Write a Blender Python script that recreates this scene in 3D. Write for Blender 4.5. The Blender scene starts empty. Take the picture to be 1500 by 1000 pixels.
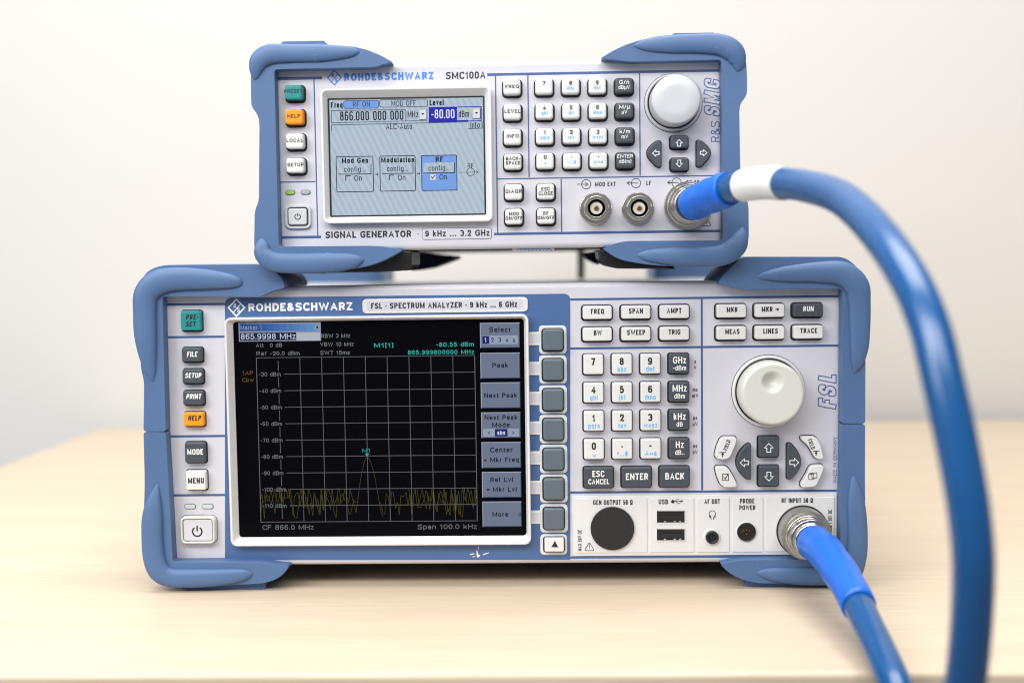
import bpy, math, random
from mathutils import Vector, Matrix
random.seed(7)
C = bpy.context.scene.collection

# ------------------------------------------------------------------ camera, world, lights, exposure
F = 1750.0            # focal length in photo pixels (photo 1500 wide) = 42 mm on a 36 mm sensor
D = 0.665             # metres from the lens to the plane of the analyser's front panel
pi_, ya_, ro_ = math.radians(-3.983), math.radians(1.777), math.radians(-0.77)
RC = Matrix.Rotation(ya_, 3, 'Y') @ Matrix.Rotation(pi_, 3, 'X') @ Matrix.Rotation(ro_, 3, 'Z')
HC = 0.0
def ray(px, py):
    return RC @ Vector(((px - 750) / F, (500 - py) / F, -1.0))
def P(px, py, Y=0.0):
    """photo measurement -> (x, z) in metres on the upright plane at depth Y"""
    d = ray(px, py); t = (Y + D) / -d.z
    return (t * d.x, HC + t * d.y)
HC = -0.5 * (P(327, 862.5, -.004)[1] + P(1146, 859.5, -.004)[1])
def onz(px, py, z=0.0):
    d = ray(px, py); t = (z - HC) / d.y
    return (t * d.x, -D + t * -d.z)
PX = D / F

sc = bpy.context.scene
cam = bpy.data.cameras.new('camera'); cam.lens = 42.0; cam.sensor_width = 36.0; cam.sensor_fit = 'HORIZONTAL'
cam.clip_start = .01; cam.clip_end = 50
cam.dof.use_dof = True; cam.dof.focus_distance = D - .004; cam.dof.aperture_fstop = 4.2
co = bpy.data.objects.new('camera', cam); C.objects.link(co)
mp = lambda v: Vector((v[0], -v[2], v[1]))
c0, c1, c2 = mp(RC.col[0]), mp(RC.col[1]), mp(RC.col[2])
co.matrix_world = Matrix(((c0.x, c1.x, c2.x, 0), (c0.y, c1.y, c2.y, -D), (c0.z, c1.z, c2.z, HC), (0, 0, 0, 1)))
sc.camera = co

w = bpy.data.worlds.new('World'); sc.world = w; w.use_nodes = True
w.node_tree.nodes['Background'].inputs[0].default_value = (.93, .96, 1, 1)
w.node_tree.nodes['Background'].inputs[1].default_value = .28
def area(name, loc, target, sx, sy, power, col):
    l = bpy.data.lights.new(name, 'AREA'); l.shape = 'RECTANGLE'; l.size = sx; l.size_y = sy; l.energy = power; l.color = col
    o = bpy.data.objects.new(name, l); C.objects.link(o); o.location = loc
    o.rotation_euler = (Vector(target) - Vector(loc)).to_track_quat('-Z', 'Y').to_euler()
    return o
area('window_light', (-1.2, -.95, .95), (0, 0, .12), .9, 1.1, 17, (.99, .99, 1.0))
area('ceiling_light', (0, -.06, 1.8), (0, -.06, 0), 1.7, .9, 42, (1.0, .985, .955))
area('front_fill_light', (-.15, -.72, .72), (-.1, -.18, 0), 1.2, .3, 9, (1.0, .985, .95))  # added fill lamp without a seen fixture, brightens the table front
sc.cycles.filter_width = 1.1
sc.view_settings.view_transform = 'Standard'; sc.view_settings.look = 'None'
sc.view_settings.exposure = 0.0; sc.view_settings.gamma = 1.0; sc.view_settings.use_curve_mapping = False

# ------------------------------------------------------------------ materials
def lin(r, g, b):
    f = lambda c: ((c / 255 + .055) / 1.055) ** 2.4 if c > 10 else c / 255 / 12.92
    return (f(r), f(g), f(b), 1)
def mat(name, col, rough=.45, metal=0, emit=None, spec=.5, bump=0, bscale=900, vary=0, vscale=30, coat=0, speck=None):
    m = bpy.data.materials.new(name); m.use_nodes = True; nt = m.node_tree; b = nt.nodes['Principled BSDF']
    b.inputs['Base Color'].default_value = col; b.inputs['Roughness'].default_value = rough; b.inputs['Metallic'].default_value = metal
    b.inputs['Specular IOR Level'].default_value = spec; b.inputs['Coat Weight'].default_value = coat; b.inputs['Coat Roughness'].default_value = .15
    if emit:
        b.inputs['Emission Color'].default_value = emit[0]; b.inputs['Emission Strength'].default_value = emit[1]
    if bump or vary:
        tc = nt.nodes.new('ShaderNodeTexCoord')
        if bump:
            n = nt.nodes.new('ShaderNodeTexNoise'); n.inputs['Scale'].default_value = bscale; n.inputs['Detail'].default_value = 3
            bp = nt.nodes.new('ShaderNodeBump'); bp.inputs['Strength'].default_value = bump; bp.inputs['Distance'].default_value = .0004
            nt.links.new(tc.outputs['Object'], n.inputs['Vector']); nt.links.new(n.outputs['Fac'], bp.inputs['Height']); nt.links.new(bp.outputs['Normal'], b.inputs['Normal'])
        if vary:
            n = nt.nodes.new('ShaderNodeTexNoise'); n.inputs['Scale'].default_value = vscale; n.inputs['Detail'].default_value = 6; n.inputs['Roughness'].default_value = .65
            mx = nt.nodes.new('ShaderNodeMix'); mx.data_type = 'RGBA'
            mx.inputs['A'].default_value = tuple(c * (1 - vary) for c in col[:3]) + (1,); mx.inputs['B'].default_value = tuple(min(1, c * (1 + vary)) for c in col[:3]) + (1,)
            nt.links.new(tc.outputs['Object'], n.inputs['Vector']); nt.links.new(n.outputs['Fac'], mx.inputs['Factor']); out = mx.outputs['Result']
            if speck:          # sparse worn or dusty spots: (colour, noise scale, threshold, amount)
                sn = nt.nodes.new('ShaderNodeTexNoise'); sn.inputs['Scale'].default_value = speck[1]; sn.inputs['Detail'].default_value = 5; sn.inputs['Roughness'].default_value = .7
                sr = nt.nodes.new('ShaderNodeMapRange'); sr.inputs['From Min'].default_value = speck[2]; sr.inputs['From Max'].default_value = speck[2] + .06; sr.inputs['To Max'].default_value = speck[3]
                m3 = nt.nodes.new('ShaderNodeMix'); m3.data_type = 'RGBA'; m3.inputs['B'].default_value = speck[0]
                nt.links.new(tc.outputs['Object'], sn.inputs['Vector']); nt.links.new(sn.outputs['Fac'], sr.inputs['Value']); nt.links.new(sr.outputs['Result'], m3.inputs['Factor']); nt.links.new(out, m3.inputs['A']); out = m3.outputs['Result']
            nt.links.new(out, b.inputs['Base Color'])
            mr = nt.nodes.new('ShaderNodeMapRange'); mr.inputs['To Min'].default_value = rough * .8; mr.inputs['To Max'].default_value = min(1, rough * 1.2)
            nt.links.new(n.outputs['Fac'], mr.inputs['Value']); nt.links.new(mr.outputs['Result'], b.inputs['Roughness'])
    return m
def glow(name, rgb, k=1.0):
    c = lin(*rgb); return mat(name, (0, 0, 0, 1), .35, emit=(c, k), spec=.2)
M = dict(
    rubber=mat('blue_rubber', (.068, .137, .285, 1), .5, bump=.2, bscale=1300, vary=.1, vscale=22, speck=((.16, .22, .34, 1), 130, .64, .5)),
    rubber_dark=mat('blue_rubber_foot', (.06, .12, .30, 1), .6),
    panel=mat('panel_paint', (.575, .57, .63, 1), .42, bump=.06, bscale=2500, vary=.035, vscale=14, speck=((.25, .24, .24, 1), 150, .68, .35)),
    bezel=mat('bezel_plastic', (.68, .68, .69, 1), .32, bump=.03, bscale=2500),
    blue=mat('blue_film', (.060, .128, .30, 1), .4, bump=.05, bscale=2500, vary=.04, vscale=20),
    line=mat('blue_line', (.05, .095, .25, 1), .45),
    kwhite=mat('key_white', (.68, .68, .68, 1), .33, vary=.03, vscale=60), kdark=mat('key_grey', (.055, .066, .082, 1), .42, bump=.05, bscale=3000),
    ksoft=mat('key_slate', (.10, .13, .165, 1), .42, bump=.05, bscale=3000),
    kteal=mat('key_teal', (.012, .235, .24, 1), .38), korange=mat('key_orange', (.85, .29, .008, 1), .38),
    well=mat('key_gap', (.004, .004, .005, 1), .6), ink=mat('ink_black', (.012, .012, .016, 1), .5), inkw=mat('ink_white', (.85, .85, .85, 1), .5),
    inkb=mat('ink_sky', (.12, .43, .83, 1), .5), brand=mat('ink_brand_blue', (.045, .20, .62, 1), .45), outline=mat('ink_outline', (.035, .085, .25, 1), .5),
    case=mat('case_paint', (.50, .51, .53, 1), .5, bump=.05, bscale=1500), under=mat('case_under', (.02, .035, .085, 1), .5),
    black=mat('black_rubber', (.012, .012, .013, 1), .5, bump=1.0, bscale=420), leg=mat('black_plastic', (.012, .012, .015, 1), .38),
    ivory=mat('ivory_plastic', (.62, .62, .575, 1), .34, bump=.03, bscale=1500), knobgrey=mat('pale_knob', (.54, .55, .58, 1), .36),
    steel=mat('nickel', (.60, .575, .53, 1), .22, 1, vary=.12, vscale=250), steel2=mat('nickel_dull', (.42, .42, .40, 1), .42, 1, vary=.2, vscale=160), gold=mat('contact_gold', (.42, .19, .04, 1), .35, 1),
    ptfe=mat('insulator', (.62, .60, .57, 1), .5), glass=mat('screen_glass', (.0015, .0015, .003, 1), .2, spec=.06),
    led_off=mat('led_off', (.52, .58, .58, 1), .3), led_grey=mat('led_grey', (.36, .40, .45, 1), .3), led_on=mat('led_lit', (.28, .46, .12, 1), .3, emit=(lin(150, 205, 60), .08)),
    jacket=mat('cable_jacket', (.002, .070, .225, 1), .27, bump=.3, bscale=130, vary=.1, vscale=40, coat=.3),
    sleeve=mat('bright_sleeve', (.006, .125, .62, 1), .36, bump=.25, bscale=160), band=mat('white_sleeve', (.80, .80, .79, 1), .42),
    chip=mat('worn_paint', (.75, .76, .78, 1), .5),
    silver=mat('badge_film', (.62, .65, .72, 1), .3))

# ------------------------------------------------------------------ mesh collecting
class MB:
    def __init__(s): s.v, s.f, s.m, s.sm, s.mats = [], [], [], [], []
    def mi(s, m):
        if isinstance(m, str): m = M[m]
        if m not in s.mats: s.mats.append(m)
        return s.mats.index(m)
    def face(s, pts, m, smooth=False):
        i = len(s.v); s.v += [tuple(p) for p in pts]; s.f.append(list(range(i, i + len(pts)))); s.m.append(s.mi(m)); s.sm.append(smooth)
    def rings(s, rs, m, smooth=True, closed=True, cap0=False, cap1=True):
        """rs: list of rings of equal length -> strips of quads"""
        i0 = len(s.v); n = len(rs[0]); k = s.mi(m)
        for r in rs: s.v += [tuple(p) for p in r]
        for a in range(len(rs) - 1):
            for j in range(n if closed else n - 1):
                b = (j + 1) % n
                s.f.append([i0 + a * n + j, i0 + a * n + b, i0 + (a + 1) * n + b, i0 + (a + 1) * n + j]); s.m.append(k); s.sm.append(smooth if isinstance(smooth, bool) else smooth[a])
        if cap1: s.face(rs[-1], m)
        if cap0: s.face(list(reversed(rs[0])), m)
    def build(s, name, parent=None, fix=True):
        cx = [sum(p[i] for p in s.v) / len(s.v) for i in range(3)]
        me = bpy.data.meshes.new(name); me.from_pydata([(p[0] - cx[0], p[1] - cx[1], p[2] - cx[2]) for p in s.v], [], s.f)
        for m in s.mats: me.materials.append(m)
        for p, k, q in zip(me.polygons, s.m, s.sm): p.material_index = k; p.use_smooth = q
        if fix:
            import bmesh
            bm = bmesh.new(); bm.from_mesh(me); bmesh.ops.remove_doubles(bm, verts=bm.verts, dist=1e-7)
            bm.to_mesh(me); bm.free()
        me.update()
        o = bpy.data.objects.new(name, me); C.objects.link(o)
        o.location = cx
        if parent:
            o.parent = parent; q = Vector(cx); p = parent
            while p: q -= p.location; p = p.parent
            o.location = q
        return o
def thing(name, loc, label, cat):
    o = bpy.data.objects.new(name, None); o.empty_display_size = .05; C.objects.link(o); o.location = loc
    o['label'] = label; o['category'] = cat; return o
def y3(ol, y): return [(p[0], y, p[1]) for p in ol]

def fillet(pts, closed, n=5):
    """pts (x, z, r) -> points with rounded corners"""
    out = []; N = len(pts)
    for i, p in enumerate(pts):
        r = p[2] if len(p) > 2 else 0
        if r <= 0 or (not closed and i in (0, N - 1)): out.append((p[0], p[1])); continue
        a = Vector(pts[i - 1][:2]); b = Vector(p[:2]); c = Vector(pts[(i + 1) % N][:2])
        la, lc = (a - b).length, (c - b).length
        if la < 1e-9 or lc < 1e-9: out.append((b.x, b.y)); continue
        ra = r if not (len(pts[i - 1]) > 2 and pts[i - 1][2] > 0 and (closed or i - 1 > 0)) else r
        t = min(r, la * .499, lc * .499); p0 = b + (a - b) * (t / la); p2 = b + (c - b) * (t / lc); k = .5523
        q0 = p0 + (b - p0) * k; q1 = p2 + (b - p2) * k
        for j in range(n + 1):
            u = j / n; v = 1 - u
            q = p0 * v ** 3 + q0 * (3 * v * v * u) + q1 * (3 * v * u * u) + p2 * u ** 3
            out.append((q.x, q.y))
    res = []
    for q in out:
        if not res or abs(q[0] - res[-1][0]) + abs(q[1] - res[-1][1]) > 1e-8: res.append(q)
    if closed and len(res) > 1 and abs(res[0][0] - res[-1][0]) + abs(res[0][1] - res[-1][1]) < 1e-8: res.pop()
    return res
def ccw(ol):
    a = sum(ol[i - 1][0] * ol[i][1] - ol[i][0] * ol[i - 1][1] for i in range(len(ol)))
    return ol if a > 0 else list(reversed(ol))
def offset(ol, d):
    """move a closed CCW outline inward by d"""
    out = []; N = len(ol)
    for i in range(N):
        b = ol[i]; ka = kc = 1
        while ka < N // 3 and math.hypot(b[0] - ol[i - ka][0], b[1] - ol[i - ka][1]) < 6e-5: ka += 1
        while kc < N // 3 and math.hypot(b[0] - ol[(i + kc) % N][0], b[1] - ol[(i + kc) % N][1]) < 6e-5: kc += 1
        a, c = ol[i - ka], ol[(i + kc) % N]
        e1 = Vector((b[0] - a[0], b[1] - a[1])).normalized(); e2 = Vector((c[0] - b[0], c[1] - b[1])).normalized()
        n1 = Vector((-e1.y, e1.x)); n2 = Vector((-e2.y, e2.x)); m = n1 + n2
        if m.length < 1e-6: m = n1.copy()
        m.normalize(); k = d / max(.35, m.dot(n1)); out.append((b[0] + m.x * k, b[1] + m.y * k))
    return out
def rrm(xa, za, xb, zb, r, n=5):
    r = min(r, (xb - xa) * .495, (zb - za) * .495)
    return ccw(fillet([(xa, za, r), (xb, za, r), (xb, zb, r), (xa, zb, r)], True, n))
def box4(x0, y0, x1, y1, Y=0.0):
    xc, yc = (x0 + x1) / 2, (y0 + y1) / 2
    return P(x0, yc, Y)[0], P(xc, y1, Y)[1], P(x1, yc, Y)[0], P(xc, y0, Y)[1]
def rr(x0, y0, x1, y1, r, Y=0.0, n=5):
    a, b, c, d = box4(x0, y0, x1, y1, Y); return rrm(a, b, c, d, r * PX, n)
def poly(pts, r=0, Y=0.0, n=4):
    return ccw(fillet([P(p[0], p[1], Y) + ((p[2] if len(p) > 2 else r) * PX,) for p in pts], True, n))
def circ(cx, cz, r, n=40):
    return [(cx + r * math.cos(2 * math.pi * i / n), cz + r * math.sin(2 * math.pi * i / n)) for i in range(n)]
def slab(mb, ol, yb, yf, m, bev=0, seg=3):
    """solid from depth yb forward to yf with a rounded front edge"""
    rs = [y3(ol, yb)]; sm = []
    if bev:
        for j in range(seg + 1):
            a = j / seg * math.pi / 2
            rs.append(y3(offset(ol, bev * (1 - math.cos(a))), yf + bev * (1 - math.sin(a))))
        sm = [False] + [True] * seg
    else: rs.append(y3(ol, yf)); sm = [False]
    mb.rings(rs, m, smooth=sm)
def flat(mb, ol, y, m): mb.face(y3(ol, y), m)

def stroke(mb, pts, wd, y, m, closed=False, caps=True):
    q = []
    for p in pts:
        if not q or math.hypot(p[0] - q[-1][0], p[1] - q[-1][1]) > 1e-7: q.append(p)
    if closed and math.hypot(q[0][0] - q[-1][0], q[0][1] - q[-1][1]) < 1e-7: q.pop()
    N = len(q)
    if N < 2: return
    h = wd / 2
    if caps and not closed:
        ca, cb = caps if isinstance(caps, tuple) else (True, True)
        if ca: e = Vector(q[0]) - Vector(q[1]); e.normalize(); q[0] = (q[0][0] + e.x * h, q[0][1] + e.y * h)
        if cb: e = Vector(q[-1]) - Vector(q[-2]); e.normalize(); q[-1] = (q[-1][0] + e.x * h, q[-1][1] + e.y * h)
    L, R = [], []
    for i in range(N):
        if closed or 0 < i < N - 1:
            a, b, c = q[i - 1], q[i], q[(i + 1) % N]
            e1 = Vector((b[0] - a[0], b[1] - a[1])).normalized(); e2 = Vector((c[0] - b[0], c[1] - b[1])).normalized()
        else:
            a, b = (q[0], q[1]) if i == 0 else (q[-2], q[-1])
            e1 = e2 = Vector((b[0] - a[0], b[1] - a[1])).normalized(); b = q[i]
        n1 = Vector((-e1.y, e1.x)); n2 = Vector((-e2.y, e2.x)); mm = n1 + n2
        if mm.length < 1e-5: mm = n1.copy()
        mm.normalize(); k = h / max(.62, mm.dot(n1)); b = q[i]
        L.append((b[0] + mm.x * k, y, b[1] + mm.y * k)); R.append((b[0] - mm.x * k, y, b[1] - mm.y * k))
    for i in range(N if closed else N - 1):
        j = (i + 1) % N; q_ = i * 1.6e-6      # tiny steps keep strokes that cross themselves from sharing a plane
        mb.face([(p[0], p[1] - q_, p[2]) for p in (L[i], R[i], R[j], L[j])], m)

# ------------------------------------------------------------------ lettering: single-line glyphs on a unit cap height
G = {}
def gl(ch, wdt, s):
    st = []
    for part in s.split(';'):
        t = part.split(); cl = t[-1] == 'z'
        if cl: t = t[:-1]
        thin = t[0] == 'n'
        if thin: t = t[1:]
        st.append((cl, thin, [tuple(float(k) for k in p.split(',')) for p in t]))
    G[ch] = (wdt, st)
for ln in '''A .72 n 0,0 .5,1 1,0;n .2,.3 .8,.3
B .64 0,0 0,1 .92,1,.24 .92,.53,.22 0,.53;0,0 1,0,.26 1,.53,.26 .4,.53
C .66 1,.76 1,1,.4 0,1,.4 0,0,.4 1,0,.4 1,.24
D .66 0,0 0,1 1,1,.4 1,0,.4 0,0 z
E .56 1,1 0,1 0,0 1,0;0,.52 .88,.52
F .54 1,1 0,1 0,0;0,.5 .85,.5
G .70 1,.78 1,1,.36 0,1,.36 0,0,.36 1,0,.3 1,.47 .55,.47
H .66 0,0 0,1;1,0 1,1;0,.52 1,.52
I .13 .5,0 .5,1
J .5 1,1 1,0,.3 0,0,.3 0,.25
K .66 0,0 0,1;1,1 .08,.42;.38,.62 1,0
L .52 0,1 0,0 1,0
M .84 0,0 0,1;1,0 1,1;n .02,.98 .5,.12 .98,.98
N .70 0,0 0,1;1,0 1,1;n .0,.98 1,.02
O .72 0,0,.38 1,0,.38 1,1,.38 0,1,.38 z
P .62 0,0 0,1 1,1,.3 1,.45,.3 0,.45
Q .72 0,0,.38 1,0,.38 1,1,.38 0,1,.38 z;.6,.25 1,0
R .65 0,0 0,1 .95,1,.28 .95,.48,.28 0,.48;.5,.48 1,0
S .64 1,.82 1,1,.32 0,1,.32 0,.53,.27 1,.5,.27 1,0,.32 0,0,.32 0,.19
T .60 0,1 1,1;.5,1 .5,0
U .66 0,1 0,0,.36 1,0,.36 1,1
V .68 0,1 .5,0 1,1
W 1.04 0,1 .25,0 .5,.95 .75,0 1,1
X .66 0,0 1,1;0,1 1,0
Y .66 0,1 .5,.45 1,1;.5,.45 .5,0
Z .60 0,1 1,1 0,0 1,0
0 .56 0,0,.32 1,0,.32 1,1,.32 0,1,.32 z
1 .36 0,.76 .75,1 .75,0
2 .54 0,.72 0,1,.32 1,1,.32 1,.58,.3 0,0 1,0
3 .54 0,.82 0,1,.3 1,1,.28 1,.53,.22 .35,.53;.35,.53 1,.53,.26 1,0,.32 0,0,.3 0,.18
4 .58 1,.26 0,.26 .74,1 .74,0
5 .54 .95,1 .1,1 .04,.5 .2,.63,.08 1,.63,.32 1,0,.34 0,0,.3 0,.22
6 .55 .97,.84 .97,1,.3 0,1,.34 0,0,.34 1,0,.32 1,.6,.32 0,.6,.25
7 .52 0,1 1,1 .32,0
8 .55 .06,.53,.2 .06,1,.26 .94,1,.26 .94,.53,.2 z;0,.53,.22 1,.53,.22 1,0,.3 0,0,.3 z
9 .55 .03,.16 .03,0,.3 1,0,.34 1,1,.34 0,1,.32 0,.4,.32 1,.4,.25
a .50 .05,.55 .05,.73,.22 .95,.73,.22 .95,0;.95,.42 0,.42,.2 0,0,.2 .95,.03,.2
b .52 0,1 0,0;0,.73 1,.73,.3 1,0,.3 0,0
c .48 1,.52 1,.73,.28 0,.73,.28 0,0,.28 1,0,.28 1,.2
d .52 1,1 1,0;1,.73 0,.73,.3 0,0,.3 1,0
e .52 0,.38 1,.38 1,.73,.28 0,.73,.28 0,0,.28 1,0,.25 1,.16
f .30 .35,0 .35,1,.16 1,1;0,.72 .95,.72
g .52 1,0 0,0,.3 0,.73,.3 1,.73 1,-.26,.26 .05,-.26
h .50 0,0 0,1;0,.73 1,.73,.28 1,0
i .13 .5,0 .5,.72;.5,.97 .5,1
j .20 .8,.72 .8,-.26,.16 0,-.26;.8,.97 .8,1
k .50 0,0 0,1;.95,.72 .08,.3;.4,.48 1,0
l .13 .5,0 .5,1
m .80 0,0 0,.73;0,.73 .5,.73,.22 .5,0;.5,.73 1,.73,.22 1,0
n .50 0,0 0,.73;0,.73 1,.73,.28 1,0
o .53 0,0,.3 1,0,.3 1,.73,.3 0,.73,.3 z
p .52 0,-.26 0,.73;0,.73 1,.73,.3 1,0,.3 0,0
q .52 1,-.26 1,.73;1,.73 0,.73,.3 0,0,.3 1,0
r .32 0,0 0,.73;0,.5 .2,.73,.16 1,.73
s .46 1,.56 1,.73,.2 0,.73,.2 0,.37,.18 1,.37,.18 1,0,.2 0,0,.2 0,.17
t .30 .35,.95 .35,0,.16 1,0;0,.72 1,.72
u .50 1,0 1,.73;0,.73 0,0,.28 1,0
v .50 0,.73 .5,0 1,.73
w .76 0,.73 .25,0 .5,.73 .75,0 1,.73
x .50 0,0 1,.73;0,.73 1,0
y .50 0,.73 .5,0;1,.73 .4,-.26 .05,-.26
z .46 0,.73 1,.73 0,0 1,0
& .72 1,0 .12,.76,.12 .12,1,.2 .7,1,.2 .7,.68,.12 0,.42,.16 0,0,.26 .72,0,.26 .95,.46
. .13 .5,0 .5,.02
, .13 .5,.03 .3,-.15
- .34 0,.42 1,.42
+ .5 0,.42 1,.42;.5,.15 .5,.7
/ .40 0,-.05 1,1.05
( .22 1,1.08 0,.9,.2 0,0,.2 1,-.15
) .22 0,1.08 1,.9,.2 1,0,.2 0,-.15
[ .2 1,1.08 0,1.08 0,-.12 1,-.12
] .2 0,1.08 1,1.08 1,-.12 0,-.12
= .5 0,.56 1,.56;0,.28 1,.28
< .5 1,.8 0,.42 1,.05
> .5 0,.8 1,.42 0,.05
: .13 .5,0 .5,.02;.5,.6 .5,.62
! .13 .5,.35 .5,1;.5,0 .5,.02
· .13 .5,.42 .5,.44
_ .5 0,0 1,0
Ω .70 0,0 .3,0 .3,.2 0,.35,.2 0,1,.38 1,1,.38 1,.35,.2 .7,.2 .7,0 1,0
µ .52 0,-.26 0,.73;0,0 1,0,.26 1,.73;1,0 1,.1
Δ .62 0,0 1,0 .5,.95 z
# .6 .25,0 .4,1;.65,0 .8,1;0,.33 .95,.33;.05,.67 1,.67
* .36 .5,.4 .5,.9;0,.5 1,.8;0,.8 1,.5
→ .8 0,.45 1,.45;.6,.75 1,.45 .6,.15
↔ .8 0,.4 1,.4;.75,.62 1,.4 .75,.18;.25,.62 0,.4 .25,.18
⌣ .55 0,.3 0,0 1,0 1,.3'''.split('\n'):
    a = ln.split(' ', 2); gl(a[0], float(a[1]), a[2])
G[' '] = (.30, [])
def capped(pts, i, j):
    """whether the stroke end touches the edge of its letter box and so runs out to it"""
    a, b = pts[i], pts[j]; dx, dy = abs(a[0] - b[0]), abs(a[1] - b[1])
    if len(pts) == 2 and dx < .05 and dy < .06: return True
    if dy > dx * 1.2: return any(abs(a[1] - v) < .011 for v in (0, 1, .73, .72, -.26))
    return any(abs(a[0] - v) < .011 for v in (0, 1)) and dx > dy * 1.5
def textm(mb, s, x0, zb, h, m, y, wt=.15, width=None, shear=0, gap=.13, sx=1.0, rot=False, align='l', n=5, draw=None):
    """x0, zb: left end of the base line in metres; h cap height; width: total width"""
    if not draw: wt *= {'inkw': .9, 'ink': 1.06, 'inkb': 1.0, 'brand': 1.1}.get(m, 1.0)
    wd = wt * h; tot = 0; cells = []
    gp = gap + wt * .25
    for i, ch in enumerate(s):
        gw = G.get(ch, G['-'])[0]
        if ch != ' ': gw = max(gw, wt)
        cells.append((ch, tot, gw)); tot += gw + (gp if i < len(s) - 1 else 0)
    if width is None: width = tot * h * sx
    k = width / (tot * h)
    if align == 'c': x0 -= 0 if rot else width / 2; zb -= width / 2 if rot else 0
    if align == 'r': x0 -= width
    for ch, off, gw in cells:
        wg = gw * h * k; xg = off * h * k; stp = 0
        for cl, thin, pts in G.get(ch, G['-'])[1]:
            q = []
            for p in pts:
                lx = xg + wd / 2 + p[0] * max(0, wg - wd) if wg > wd else xg + wg / 2
                ly = wd / 2 + p[1] * (h - wd); lx += shear * ly
                r = p[2] * h * 1.2 * min(1.3, max(.6, k)) if len(p) > 2 else 0
                q.append((x0 - ly, zb + lx, r) if rot else (x0 + lx, zb + ly, r))
            e0, e1 = capped(pts, 0, 1), capped(pts, -1, -2)
            stroke(mb, fillet(q, cl, n), draw * h if draw else wd * (.84 if thin else 1), y - stp * 2.1e-5, m, cl, (e0, e1) if not draw else (True, True)); stp += 1
    return width
def text(mb, s, x0, x1, yc, h, m, Y, wt=.15, shear=0, gap=.13, lift=6e-5):
    """lettering measured on the photo: left, right, mid height, cap height in pixels"""
    a = P(x0, yc, Y)[0]; b = P(x1, yc, Y)[0]; z = P((x0 + x1) / 2, yc, Y)[1]; hh = h * PX
    textm(mb, s, a, z - hh / 2, hh, m, Y - lift, wt, b - a, shear, gap)
def textc(mb, s, xc, yc, h, m, Y, wt=.15, sx=1.0, shear=0, gap=.13, lift=6e-5):
    x, z = P(xc, yc, Y); hh = h * PX
    textm(mb, s, x, z - hh / 2, hh, m, Y - lift, wt, None, shear, gap, sx, align='c')
def textv(mb, s, xc, y0, y1, h, m, Y, wt=.15, shear=0, gap=.13, lift=6e-5):
    """lettering that reads upwards; y0 lower end, y1 upper end"""
    x, za = P(xc, y0, Y); _, zb = P(xc, y1, Y); hh = h * PX
    textm(mb, s, x + hh / 2, za, hh, m, Y - lift, wt, zb - za, shear, gap, rot=True)
def lineh(mb, x0, x1, y0, y1, wpx, m, Y, lift=4e-5):
    z = (P(x0, y0, Y)[1] + P(x1, y1, Y)[1]) / 2; stroke(mb, [(P(x0, y0, Y)[0], z), (P(x1, y1, Y)[0], z)], wpx * PX, Y - lift, m, caps=False)
def linev(mb, x0, y0, x1, y1, wpx, m, Y, lift=5e-5):
    x = (P(x0, y0, Y)[0] + P(x1, y1, Y)[0]) / 2; stroke(mb, [(x, P(x0, y0, Y)[1]), (x, P(x1, y1, Y)[1])], wpx * PX, Y - lift, m, caps=False)
def path(mb, pts, wpx, m, Y, closed=False, lift=6e-5, r=0):
    stroke(mb, fillet([P(p[0], p[1], Y) + (r * PX,) for p in pts], closed), wpx * PX, Y - lift, m, closed, caps=not closed)
def ring(mb, px, py, r, wpx, m, Y, lift=6e-5, a0=0, a1=360):
    x, z = P(px, py, Y); n = 28
    full = a1 - a0 >= 360
    q = [(x + r * PX * math.cos(math.radians(a0 + (a1 - a0) * i / n)), z + r * PX * math.sin(math.radians(a0 + (a1 - a0) * i / n))) for i in range(n if full else n + 1)]
    stroke(mb, q, wpx * PX, Y - lift, m, full, caps=False)
def rect(mb, x0, y0, x1, y1, m, Y, lift=3e-5): flat(mb, rr(x0, y0, x1, y1, 0, Y), Y - lift, m)

def arrow_outline(mb, px, py, d, s, m, Y, wpx=1.1):
    q = [(-1, .45), (0, .45), (0, 1), (1, 0), (0, -1), (0, -.45), (-1, -.45)]
    c, sn = {'r': (1, 0), 'u': (0, 1), 'l': (-1, 0), 'd': (0, -1)}[d]
    x, z = P(px, py, Y); S = s * PX
    stroke(mb, [(x + (a * c - b * sn) * S, z + (a * sn + b * c) * S) for a, b in q], wpx * PX, Y - 6e-5, m, True)
def power_symbol(mb, px, py, r, wpx, Y):
    ring(mb, px, py, r, wpx, 'ink', Y, a0=125, a1=415)
    x, z = P(px, py, Y); stroke(mb, [(x, z + r * PX * .1), (x, z + r * PX * 1.25)], wpx * PX, Y - 7e-5, 'ink', caps=False)

def key(parent, ol, base, h, m, gap=1.35, legends=None, label=None, bev=2.2, shift=(0, 0), name='key', dish=True):
    """rounded key in a dark slot; legends is a function drawing on the mesh at the key top"""
    mb = MB()
    flat(mb, offset(ol, -.3 * PX), base - 3e-4, 'well')  # slot face; its black also paints the shadow under the cap
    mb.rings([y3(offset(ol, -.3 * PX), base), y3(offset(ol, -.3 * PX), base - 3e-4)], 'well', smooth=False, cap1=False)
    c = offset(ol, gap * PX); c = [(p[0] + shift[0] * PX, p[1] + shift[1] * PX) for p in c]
    c = [(p[0] + random.uniform(-.15, .15) * 0, p[1]) for p in c]
    rs = [y3(c, base - 1e-4), y3(offset(c, .35 * PX), base - h + bev * PX * .55)]
    for j in range(1, 5):
        a = j / 4 * math.pi / 2
        rs.append(y3(offset(c, (.35 + bev * (1 - math.cos(a))) * PX), base - h + bev * PX * .55 * (1 - math.sin(a))))
    mb.rings(rs, m, smooth=[False, True, True, True, True])
    if legends: legends(mb, base - h)
    o = mb.build(name, parent)
    if label: o['label'] = label
    return o
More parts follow.
